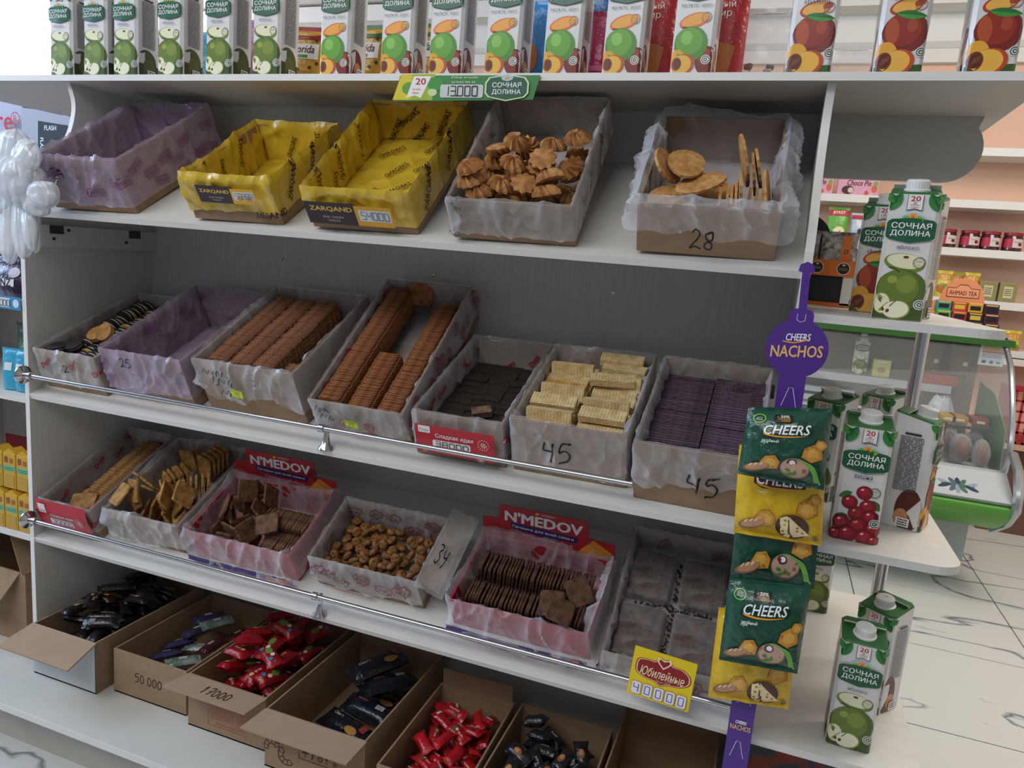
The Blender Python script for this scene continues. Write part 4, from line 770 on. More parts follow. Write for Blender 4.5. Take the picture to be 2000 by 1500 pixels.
cp = [bar('candy', rf5, lambda p: p.text('Choko Panda', 0, .004, 'f0dcd2', w=.030, bold=.01).ell(.010, -.006, .006, .004, '4a3524'), .062, .03, .018), bar('candy', rf5, lambda p: p.ell(-.008, 0, .009, .007, '6d5236').ell(-.004, .002, .004, .003, 'd9cbb0').text('Panda', .012, 0, 'f0dcd2', w=.016, bold=.01), .062, .03, .018), bar('candy', rf5, lambda p: p.rect(.02, 0, .006, .016, 'e3dad6'), .062, .03, .018)]
loose(DX[5], 34); heap(M5, cp, .022, w5-.022, .024, l5-.024, .025, lambda x, y: .090+.05*y, 'small red candy lettered Choko Panda in the full carton', 'candy', 'small red candies', 'wrapped_candy', 7, .45, .014, flip=.15)
E6, M6, w6, l6, h6 = DX[6]; b6 = [bar('candy', foil('black_candy_wrapper', '17171b', '26262c', .18), lambda p: p.ell(0, 0, .010, .007, '8d5a34').ell(.002, 0, .006, .004, 'c98f5a').text('Mars', 0, .0, '7a1f22', w=.010), .06, .034, .026), bar('candy', foil('black_candy_wrapper', '17171b'), lambda p: p.text('Royal', 0, 0, 'c8c2b8', w=.016), .06, .034, .026)]
loose(DX[6], 34); heap(M6, b6, .04, w6-.034, .034, l6-.05, .030, lambda x, y: .075+.03*y, 'black wrapped round candy in the carton near the price card', 'candy', 'black candies', 'wrapped_candy', 5, .6, .017, flip=.1)
loose(None)
# ================================================================== juice cartons
CW, CD, CH = .072, .070, .193; CF = .030
def wrapf(x, z, o):                                   # print wraps round the chamfered front edges on to the sides
    s_ = 1 if x > 0 else -1; a = abs(x); c = .0085; z = max(z, .0008)
    if a <= CF: return Vector((x, -CD/2-o, z))
    if a <= CF+c: k = (a-CF)*.7071; return Vector((s_*(CF+k+o*.7), -CD/2+k-o*.7, z))
    return Vector((s_*(CW/2+o), -CD/2+.006+(a-CF-c), z))
wcard = mat('carton_white', 'dcdad8', .28, coat=.2)
def carton_body():
    m = MB(); c = .006; x, y = CW/2, CD/2; P = [(-x+c, -y), (x-c, -y), (x, -y+c), (x, y-c), (x-c, y), (-x+c, y), (-x, y-c), (-x, -y+c)]; n = 8
    zt = lambda p: CH+.014*(p[1]+y)/CD; g = ink('2f6a34', .4)
    vs = [(p[0], p[1], 0) for p in P]+[(p[0], p[1], zt(p)) for p in P]; m.add(vs, [(i, (i+1) % n, n+(i+1) % n, n+i) for i in range(n)]+[tuple(range(n))[::-1]], wcard)
    Q = [(p[0]*.93, p[1]*.93, zt(p)+.0035) for p in P]; m.add([vs[n+i] for i in range(n)]+Q, [(i, (i+1) % n, n+(i+1) % n, n+i) for i in range(n)]+[tuple(range(n, 2*n))], g)
    m.box((-x*.93, .016, CH+.011), (x*.93, .0175, CH+.024), wcard, T3(0, .016, CH+.011) @ RX_(.9) @ T3(0, -.016, -CH-.011)); return m.mesh('carton_body')
def carton_cap():
    m = MB(); M = T3(0, -.008, CH+.008) @ RX_(.19); wp = mat('cap_white', 'e8e8e6', .35)
    m.lathe([(.019, 0), (.019, .003), (.0165, .004), (.016, .016), (.0145, .0175), (.005, .0175), (.005, .0168), (.0, .0168)], wp, 24, M)
    for i in range(24): a = 2*pi*i/24; m.box((.0155, -.0006, .005), (.0166, .0006, .0155), wp, M @ RZ_(a))
    return m.mesh('cap', 40)
def leafp(pr, cx, cy, L, w_, rot, c1='2d7a33', c2='1c5a28'):
    P = [(L*(t/8-.5), w_*sin(pi*t/8)**.8/2) for t in range(9)]+[(L*(.5-t/8), -w_*sin(pi*t/8)**.8/2) for t in range(1, 8)]
    f = lambda p: (cx+p[0]*cos(rot)-p[1]*sin(rot), cy+p[0]*sin(rot)+p[1]*cos(rot)); pr.poly([f(p) for p in P], c1); pr.poly([f(p) for p in P[:9]], c2)
def brand(pr, flav, c='1d5a3c'):
    for sx in (-1, 1): leafp(pr, sx*.026, .181, .030, .015, sx*-1.1, '2f7d35', '1c5c2b'); leafp(pr, sx*.0335, .187, .022, .012, sx*.6, '3c8a3a', '235f2c')
    pr.poly([(-.011, .192), (.011, .192), (.011, .168), (0, .171), (-.011, .168)], '31463e').poly([(-.0102, .192), (.0102, .192), (.0102, .1692), (0, .1718), (-.0102, .1692)], 'ebe6e2').text('20', 0, .1862, 'b5232f', w=.013, h=.008, bold=.03).text('лет', 0, .1795, '31463e', w=.005, h=.003).text('природы', 0, .1765, 'b5232f', w=.012, h=.0025).text('и заботы', 0, .1735, 'b5232f', w=.011, h=.0025)
    pr.ell(0, .157, .0155, .0078, 'a9c9dd').ell(-.007, .1555, .008, .005, '7fae3e').ell(.007, .1555, .008, .005, '7fae3e')
    for i in range(6): a = i*pi/3; pr.ell(.0032*cos(a), .1592+.0028*sin(a), .003, .0025, 'e9a23a', a)
    pr.ell(0, .1592, .0024, .0022, 'd8742c').ell(-.001, .153, .003, .0028, '3a7fc4')
    S = [(-.0325, .149), (-.028, .1545), (0, .1575), (.028, .1545), (.0325, .149), (.0325, .129), (.028, .1245), (0, .1195), (-.028, .1245), (-.0325, .129)]
    pr.poly(S, c).text('СОЧНАЯ', 0, .1455, 'f3f1ee', w=.055, h=.0088, bold=.022).text('ДОЛИНА', 0, .1335, 'f3f1ee', w=.055, h=.0098, bold=.022).text(flav, 0, .1125, '23305e', w=.0042*len(flav)+.006, h=.0062)
def stamp(pr, x, z, r=.0088, c='5a5a50'): pr.ring(x, z, r*.86, r, c).ring(x, z, r*.66, r*.72, c).text('100%', x, z+r*.2, c, w=r*.8).text('СОК', x, z-r*.3, c, w=r*.6)
def emblem(pr, x, z, r=.0078): pr.ell(x, z, r, r, 'e6e4de').ring(x, z, r*.62, r*.82, '3c4f44').ring(x, z, r*.2, r*.42, '3c4f44', 8)
def sidep(pr, s_, dark):
    c = s_*(.0385+.029); pr.fineprint(c-.019, .068, c+.019, .168, 30, '66666a', 3).rect(c, .172, .026, .004, '3c3c40'); pr.rect(c+.006, .012, .022, .016, 'e9e7e4')
    pr.fineprint(c-.002, .0055, c+.0145, .0185, 3, '1b1b1b', 8)
def fruit_apple(pr):
    for s_ in (1, -1): pr.rect(s_*.0675, .016, .056, .032, '39492a').ell(s_*.062, .034, .028, .030, '48552a').ell(s_*.068, .026, .016, .02, '5a6432')
    pr.ell(-.001, .0885, .029, .0145, '6f8a35', -.12).ell(.0, .0912, .0262, .0112, 'e6e3bd', -.10).ell(.0, .0975, .004, .0022, '6b4425'); stamp(pr, .0195, .090)
    pr.poly([(-.036, 0), (.036, 0), (.036, .03), (-.036, .03)], '3f5524').ell(0, .047, .0355, .032, '55692a').ell(-.004, .050, .029, .027, '687d30').ell(.006, .056, .014, .014, '80903a').ell(-.014, .062, .007, .006, '95a34a').stroke(smooth_line([(-.006, .074), (-.012, .079), (-.022, .081)], 3), .0016, '3b2a18')
    pr.ell(-.0235, .024, .0125, .017, '8fa045', .2).ell(-.0235, .024, .0112, .0155, 'e9e6c4', .2).ell(-.002, .0155, .0195, .0145, '8fa045', .15).ell(-.003, .0160, .0182, .0130, 'ece9cb', .15).ell(-.021, .015, .0022, .003, '6b3b1e', .3).ell(-.014, .013, .0026, .003, '6b3b1e', -.3).stroke([(-.012, .02), (-.004, .030)], .0014, '4a3420'); emblem(pr, .0285, .026)
def fruit_multi(pr):
    for s_ in (1, -1): pr.ell(s_*.058, .026, .024, .03, '6d2420').ell(s_*.066, .018, .012, .014, 'c98a5c')
    pr.ell(-.002, .088, .026, .0125, 'd8652a', .28).ell(-.001, .0895, .024, .0092, 'eda23c', .28); stamp(pr, .0185, .093, c='8a6a3a')
    pr.ell(.026, .022, .020, .024, '7a2a20').ell(.024, .028, .012, .014, '97402a').ell(-.004, .050, .029, .029, '4f8a2e').ell(-.007, .054, .023, .023, '66a238').ell(-.012, .060, .010, .011, '8abf56').stroke([(-.012, .076), (-.018, .078), (-.022, .076)], .0014, '3b2a18')
    pr.ell(-.024, .024, .013, .017, 'e3a93c', .2).ell(-.014, .016, .020, .0175, 'c2552e', .3).ell(-.017, .016, .0175, .0155, 'eab548', .3).ell(-.025, .0165, .0085, .011, '8a4530').ell(-.024, .017, .0062, .0085, '6d3020'); emblem(pr, .024, .024)
def fruit_peach(pr):
    for s_ in (1, -1): pr.ell(s_*.056, .034, .022, .04, '5a2018').ell(s_*.066, .02, .012, .016, 'c98a5c')
    pr.ell(-.001, .101, .024, .0125, 'b5402c', .25).ell(.001, .1022, .0222, .0098, 'eeb04e', .25).ell(.018, .106, .008, .005, 'b03030', .3); stamp(pr, .0205, .103, c='8a6a3a')
    pr.ell(.003, .062, .0335, .031, '7a241c').ell(-.001, .066, .027, .025, '93301f').ell(-.016, .064, .010, .020, 'b5502c', .1).ell(.012, .072, .008, .01, 'a8462e'); leafp(pr, .008, .0885, .046, .013, -.12, '3f9436', '2a7030')
    pr.poly([(-.036, 0), (.036, 0), (.036, .014), (-.036, .01)], '3c5a24').ell(-.020, .029, .016, .019, 'e8a93a', .2).ell(-.002, .017, .025, .0195, 'c04a2a', .25).ell(-.006, .017, .0222, .0178, 'efb64a', .25).ell(-.0225, .0175, .0115, .0145, '7a3a24', -.2).ell(-.0215, .018, .0085, .0115, '5e2818', -.2)
    for i in range(7): pr.stroke([(-.028+i*.002, .010+i*.0012), (-.024+i*.0015, .022+i*.0006)], .0007, '9a5a3c')
    emblem(pr, .029, .032)
def fruit_cherry(pr):
    for s_ in (1, -1): pr.ell(s_*.056, .02, .022, .028, '6d1420').ell(s_*.066, .05, .010, .016, '3f7a34')
    for x, z, rot in ((-.022, .078, .5), (.026, .066, -.9), (-.024, .040, .2)): leafp(pr, x, z, .022, .011, rot, '3c7a36', '285c2a')
    for x, z, r in ((.006, .085, .0125), (-.014, .066, .0125), (.014, .062, .013), (-.001, .048, .0135), (.020, .045, .013), (-.022, .030, .014), (.004, .028, .015), (.026, .024, .013), (-.010, .012, .0145), (.016, .010, .0145), (-.028, .009, .011), (.030, .006, .010)):
        pr.ell(x, z, r, r*.95, '5e0f1c').ell(x, z, r*.92, r*.87, '8e1626').ell(x-r*.12, z+r*.15, r*.6, r*.55, 'ab2233').ell(x-r*.3, z+r*.4, r*.2, r*.13, 'ecc4c4', .5)
    pr.stroke(smooth_line([(0, .032), (-.004, .048), (-.003, .060)], 4), .0012, '5a4020'); stamp(pr, .021, .088); emblem(pr, .027, .036)
def carton_print(flav, ff): pr = Print(.3); ff(pr); sidep(pr, 1, 0); sidep(pr, -1, 0); brand(pr, flav); k = MB(); pr.to(k, wrapf, .0003, .00008, .0301); return k.mesh('carton_print')
cb_, cc_ = carton_body(), carton_cap(); PRN = {'apple': carton_print('яблоко', fruit_apple), 'multi': carton_print('мультифрукт', fruit_multi), 'peach': carton_print('shaftoli', fruit_peach), 'cherry': carton_print('вишня', fruit_cherry), 'olma': carton_print('olma', fruit_apple)}
for p_ in PRN.values(): pass
def carton(kind, x, y, z, rz, label, group=None):
    E = tag(empty('juice_carton', T3(x, y, z+.0006) @ RZ_(rz)), label, 'juice carton', group); put('carton_body', cb_, E); put('cap', cc_, E); o = put('carton_print', PRN[kind], E); return E
ORD = ['first', 'second', 'third', 'fourth', 'fifth', 'sixth', 'seventh']
YF = YT+.014+CD/2; ZTB = ZT+TB
for i, (x0, x1) in enumerate(((100, 138), (165, 205), (225, 262), (310, 352), (405, 445), (495, 540))):
    a, b_ = PY(x0, 141, YT+.014).x, PY(x1, 141, YT+.014).x; carton('apple', (a+b_)/2, YF, ZTB, 0, '%s apple juice carton from the left on the top board' % ORD[i], 'apple juice cartons on the top board')
for i, (x0, x1) in enumerate(((622, 680), (745, 797), (838, 895), (945, 1010), (1062, 1125), (1178, 1245), (1310, 1385))):
    a, b_ = PY(x0, 141, YT+.014).x, PY(x1, 141, YT+.014).x; carton('multi', (a+b_)/2, YF, ZTB, 0, '%s multifruit juice carton from the left on the top board' % ORD[i], 'multifruit juice cartons on the top board')
for i, (x0, x1) in enumerate(((1532, 1622), (1702, 1802), (1880, 1984))):
    a, b_ = PY(x0, 141, YT+.014).x, PY(x1, 141, YT+.014).x; carton('peach', (a+b_)/2, YF, ZTB, 0, '%s peach juice carton from the left on the top board' % ORD[i], 'peach juice cartons on the top board')
# end shelves
p = PY(1750, 620, .045); carton('apple', p.x+.004, .045+CD/2, ZAX, -.12, 'apple juice carton at the front of the upper end shelf', 'juice cartons on the end shelves')
p = PY(1830, 615, .15); carton('apple', p.x-.042, .205, ZAX, -.35, 'apple juice carton half hidden behind the front one on the upper end shelf', 'juice cartons on the end shelves')
p = PY(1700, 600, .23); carton('peach', p.x+.008, .30, ZAX, -.15, 'peach juice carton behind left on the upper end shelf', 'juice cartons on the end shelves')
carton('cherry', 1.842, .046+CD/2, ZB, -.02, 'cherry juice carton at the front of the middle end shelf', 'juice cartons on the end shelves')
carton('peach', 1.938, .205, ZB, 1.22, 'juice carton showing its printed side behind the cherry carton', 'juice cartons on the end shelves')
carton('apple', 1.800, .30, ZB, -.55, 'apple juice carton at the back left of the middle end shelf', 'juice cartons on the end shelves')
carton('apple', 1.915, .455, ZB, -.75, 'juice carton at the back of the middle end shelf by the pole', 'juice cartons on the end shelves')
carton('apple', 1.888, .042+CD/2, ZC, -.04, 'apple juice carton at the front of the lowest end shelf', 'juice cartons on the end shelves')
carton('peach', 1.942, .225, ZC, -.65, 'juice carton turned sideways behind the front one on the lowest end shelf', 'juice cartons on the end shelves')
carton('olma', 1.848, .62, ZC, .0, 'apple juice carton at the far back of the lowest end shelf', 'juice cartons on the end shelves')
# ------------------------------------------------------------------ price strip hanging from the top board
a, b_, c_, d_ = [PY(x, y, YT-.004) for x, y in ((782, 148), (1056, 147), (768, 198), (1041, 195))]
m = MB(); P = [(c_.x, c_.z), (d_.x, d_.z), (b_.x, b_.z), (a.x, a.z)]; m.prism(P, YT-.0048, YT-.004, ink('2f7d35'), ax='y'); o = tag(m.build('price_strip'), 'green price strip reading 13.000 under the juice cartons', 'price strip')
cx, cz, w_, h_ = (a.x+d_.x)/2, (a.z+d_.z)/2, b_.x-a.x, a.z-c_.z; pr = Print(.35); sk = lambda x, z: (cx+x*w_+z*.06*w_, cz+z*h_)
pr.poly([sk(-.5, -.5), sk(-.2, -.5), sk(-.25, .5), sk(-.5, .5)], '9db52c').poly([sk(-.5, -.5), sk(-.36, -.5), sk(-.42, .5), sk(-.5, .5)], 'd8c32a').ell(*sk(-.40, -.05), .017, .012, '5f9a34').ell(*sk(-.22, .12), .018, .013, '3f8f3c').ell(*sk(-.22, -.2), .010, .007, 'c9d8a0')
pr.poly([sk(-.40, .42), sk(-.27, .42), sk(-.29, -.42), sk(-.34, -.32), sk(-.40, -.42)], 'ece8e2').text('20', *sk(-.335, .22), 'b5232f', w=.022, h=.012, bold=.03).text('siz bilan', *sk(-.345, -.08), 'b5232f', w=.017, h=.004).text('tabiat', *sk(-.345, -.22), 'b5232f', w=.014, h=.004)
pr.text('Oilaviy an’analar', *sk(-.02, .36), 'dfe8c4', w=w_*.2, h=h_*.11, shear=.2, bold=.01).text("ta'mini his et", *sk(-.02, .2), 'dfe8c4', w=w_*.17, h=h_*.1, shear=.2, bold=.01).rect(*sk(-.01, -.15), w_*.31, h_*.5, 'c9ccc8', r=h_*.1); x_, z_ = sk(-.13, -.33); segdigits(pr, '13.000', x_, z_, w_*.052, h_*.36, '1c1c20', .0022)
x_, z_ = sk(.30, -.02); S = [(-.041, .008), (-.034, .017), (0, .022), (.034, .017), (.041, .008), (.041, -.009), (.034, -.016), (0, -.022), (-.034, -.016), (-.041, -.009)]
pr.poly([(x_+p[0]*1.08, z_+p[1]*1.1) for p in S], 'd6dfae').poly([(x_+p[0], z_+p[1]) for p in S], '1d5a3c').ell(x_, z_+.018, .012, .006, 'a9c9dd').ell(x_, z_+.017, .005, .003, 'e9a23a').text('СОЧНАЯ', x_, z_+.005, 'f3f1ee', w=.058, h=.009, bold=.02).text('ДОЛИНА', x_, z_-.008, 'f3f1ee', w=.058, h=.010, bold=.02)
q = MB(); pr.to(q, lambda u, v, o_: Vector((u, YT-.0048-o_, v)), .0004, .0001); q.build('strip_print', o)
# ------------------------------------------------------------------ snack bags standing behind the cartons on the top board
def standbag(name, label, xc, y, w_, h_, fm, prf, rz=0, z=ZTB, cat='snack bag', group=None, t=.05, edge_m=None):
    k = MB()
    def f(sg):
        def g(a, b_):
            x = (a-.5)*w_; e = abs(a-.5)*2; top = 0 if b_ > .93 else (1-b_**6)**.5; s_ = top*(1-min(e, 1)**3)**.6*(.55+.45*sin(pi*min(1, b_*1.2+.1)))
            return Vector((x*(1-.06*top), sg*(t/2*s_+.0005)+.002*noise.noise(Vector((x*30, b_*6, w_*90))), b_*h_))
        return g
    k.grid(lambda a, b_: f(-1)(1-a, b_), 16, 20, fm); k.grid(f(1), 16, 20, fm); o = tag(put(name, k.mesh(name, True), None, T3(xc, y, z+.001) @ RZ_(rz)), label, cat, group)
    pr = Print(.35); prf(pr); q = MB()
    def mp(x, v, o_): a = 1-(x/w_+.5); b_ = min(max(v/h_, 0), 1); p = f(-1)(1-a if False else (x/w_+.5), b_); return Vector((x, p.y-.0012-o_, v))
    pr.to(q, mp, .0004, .0001, .014); q.build('bag_print', o); return o
YB = .30
def flor(pr, g='2f6a2c'): pr.rect(0, .135, .09, .03, g).rect(0, .02, .09, .035, g).rect(.002, .092, .07, .036, 'f1ece2').text('Florida', .0, .097, '4a1f1c', w=.055, h=.018, bold=.03, shear=.15).rect(.0, .08, .026, .007, '3f8a36'); [pr.ell(x, z, .004, .0035, '4a2a18', .5) for x, z in ((-.03, .06), (.02, .055), (.035, .065), (-.01, .05), (-.035, .118), (.03, .118))]
def xat(px, y, py=120): return PY(px, py, y).x
yf = foil('yellow_snack_foil', 'd9a41c', 'c98f10')
for px, lb, rz in ((598, 'yellow snack bag with red top between the last apple and first multifruit carton', .2), (718, 'yellow and green snack bag lettered Florida between multifruit cartons', 0), (830, 'narrow sliver of yellow Florida bag behind the third multifruit carton', -.2)):
    standbag('snack_bag', lb, xat(px, YB), YB, .10, .150, yf, lambda p: flor(p, 'a3161f' if px == 598 else '2f6a2c'), rz, group='yellow snack bags on the top board')
standbag('snack_bag', 'red snack bag beside the last apple carton', xat(575, YB+.08), YB+.085, .07, .12, foil('red_snack_foil', 'b3202a'), lambda p: p.rect(0, .06, .05, .035, 'f0e6dc').text('FL', .0, .06, '4a1f1c', w=.03, bold=.03), group=None)
standbag('snack_bag', 'light blue snack bag behind the apple cartons', xat(392, YB), YB, .12, .145, foil('sky_foil', '39a5c8'), lambda p: p.text('МОЯ', .0, .06, 'e6eef2', w=.06, bold=.04, rot=1.3).text('ЛЕ', .025, .03, 'e6eef2', w=.03, bold=.04, rot=1.3))
standbag('snack_bag', 'pink snack bag with pale letters behind the apple cartons', xat(488, YB), YB, .075, .17, foil('pink_foil', 'b86aa8'), lambda p: p.text('ВАУ', -.008, .10, 'e9d2e2', w=.04, bold=.05, rot=.1).text('ВО', .0, .08, 'e9d2e2', w=.03, bold=.05).text('И', .0, .05, 'e9d2e2', w=.014, bold=.05))
standbag('snack_bag', 'brown snack bag edge behind the fourth apple carton', xat(303, YB), YB, .05, .135, foil('brown_foil', '6d3a30'), lambda p: p.ell(0, .04, .012, .012, 'e6dccb').text('О', 0, .06, 'e6dccb', w=.014))
wfp = lambda c: (lambda p: (p.text('тый', .0, .165, 'f2e4e0', w=.03, rot=.1), p.text('ир', .0, .145, 'f2e4e0', w=.02), [p.poly([(x-.028, .03+dz), (x+.012, .03+dz), (x+.02, .075+dz), (x-.018, .085+dz)], 'b06a30') or p.stroke([(x-.026, .05+dz), (x+.016, .052+dz)], .0016, '7a431c') for x, dz in ((0, 0), (.004, .012))], p.stroke([(-.04, .04), (0, .012), (.04, .04)], .002, 'f2e4e0'), p.stroke([(-.04, .034), (0, .006), (.04, .034)], .0012, 'f2e4e0')))
standbag('snack_bag', 'blue waffle bag behind the fifth multifruit carton', xat(1055, YB), YB, .09, .19, foil('blue_foil', '1f7fc4'), lambda p: (p.ell(-.02, .07, .02, .03, 'b5703c'), p.rect(-.02, .02, .04, .03, 'dfe6ea')), .1)
standbag('snack_bag', 'dark blue snack bag beside the fifth multifruit carton', xat(1150, YB), YB, .09, .24, foil('deep_blue_foil', '1c5f9e'), lambda p: p.rect(.0, .03, .06, .02, '184a80'))
standbag('snack_bag', 'magenta snack bag edge beside the sixth multifruit carton', xat(1172, YB-.07), YB-.075, .05, .14, foil('magenta_foil', 'b01f52'), lambda p: p.rect(0, .03, .03, .01, 'd86a8e'))
for px, lb in ((1275, 'red waffle bag right of the sixth multifruit carton'), (1330, 'red waffle bag behind the seventh multifruit carton'), (1410, 'red waffle bag right of the seventh multifruit carton')): standbag('snack_bag', lb, xat(px, YB), YB+(.07 if px == 1330 else 0), .085, .26, foil('scarlet_foil', 'b3161e', '9a1018'), wfp(0), group='red waffle bags on the top board')
# clear bags between the peach cartons
def clearbag(lb, px, w_, h_, inner):
    x = xat(px, YB+.07); o = standbag('clear_bag', lb, x, YB+.07, w_, h_, clear, lambda p: p.rect(-.0, .02, .0, .0, 'cccccc') if False else p.rect(0, h_*.93, w_*.5, .004, 'd9d4cf'), 0, cat='bag', t=.06)
    k = MB(); r = random.Random(px)
    for i in range(26): a = r.uniform(.004, .010); p = Vector((r.uniform(-.36, .36)*w_, r.uniform(-.008, .008), .01+r.random()*h_*.35)); k.bevbox((-a, -a*.5, -a*.6), (a, a*.5, a*.6), a*.25, inner[i % len(inner)], T3(*p) @ RZ_(r.random()*3) @ RX_(r.random()*3))
    tag(k.build('bag_contents', o), kind='stuff')
clearbag('clear plastic bag of loose dark goods left of the first peach carton', 1490, .135, .185, [mat('seed_dark', '4a4038', .6), mat('seed_pale', 'b5a48e', .6), mat('tobacco', '6a4a34', .7)])
clearbag('clear plastic bag of grey pieces between the first and second peach cartons', 1665, .105, .11, [mat('grey_piece', '8a8a8c', .5), mat('pale_piece', 'c5c2bf', .5), mat('navy_piece', '2d3048', .4)])
# ------------------------------------------------------------------ hanging chips strip
pur = mat('purple_board', '4f2b86', .35); YS = -.032
st_ = tag(empty('chips_hanger_strip', T3(1.715, YS, -.85)), 'purple hanging strip with round header lettered Cheers Nachos, clipped to the shelf', 'hanger strip')
zt_ = PY(1576, 520, YS).z; hx = 1.706; L = []
c1 = PY(1556, 681, YS); cx, cz, R = c1.x, c1.z, .046
out = [(hx-.006, zt_-.01), (hx-.012, zt_-.008), (hx-.010, zt_+.002), (hx, zt_+.007), (hx+.010, zt_+.002), (hx+.012, zt_-.008), (hx+.006, zt_-.01)]
zs = PY(1570, 603, YS).z; stem = [(cx+.006, zs), (cx+.014, zs-.002), (cx+.018, zs-.008), (cx+.018, cz+.0425)]; stemL = [(cx-.018, cz+.0425), (cx-.018, zs-.008), (cx-.014, zs-.002), (cx-.006, zs)]
circ = [(cx+R*sin(a), cz+R*cos(a)) for a in [.42+k*(pi-.42-.42)/12 for k in range(13)]]; circL = [(2*cx-x, z) for x, z in circ[::-1]]
sw_ = .020; bot = [(cx+sw_, cz-.043), (cx+sw_, -.93), (cx-sw_, -.93), (cx-sw_, cz-.043)]
m = MB(); m.prism(out+[(cx+.006, zs)]+stem[1:]+circ+bot+circL+stemL[:-1]+[(cx-.006, zs)], YS-.001, YS+.001, pur, T3(-1.715, -YS, .85), ax='y'); m.build('strip_card', st_)
pr = Print(.35); W_ = 'd9d0e6'
pr.text('CHEERS', cx, cz+.018, 'f2eef6', w=.036, h=.011, bold=.03, shear=.2, rot=.08).stroke(smooth_line([(cx-.022, cz+.010), (cx-.005, cz+.009), (cx+.016, cz+.016)], 5), [.0018]*11, 'e9a53a').text('NACHOS', cx, cz-.004, 'e9b878', w=.076, h=.018, bold=.03, rot=.09, shear=.1)
pr.stroke([(cx-.006, zs-.008), (cx-.006, zs-.018), (cx, zs-.021), (cx+.006, zs-.018), (cx+.006, zs-.008)], .0008, W_)
for z0 in (cz-.062, -.70, -.80): pr.stroke([(cx-.011, z0-.03), (cx-.003, z0), (cx+.003, z0), (cx+.011, z0-.03)], .0009, W_)
for z0 in (-.655, -.752): pr.text('CHEERS', cx, z0-.012, 'f2eef6', w=.018, h=.006, bold=.05, shear=.2).text('NACHOS', cx, z0-.022, 'e9b878', w=.033, h=.009, bold=.03)
q = MB(); pr.to(q, lambda u, v, o_: Vector((u-1.715, -.001-o_, v+.85)), .0004, .0001); q.build('strip_print', st_)
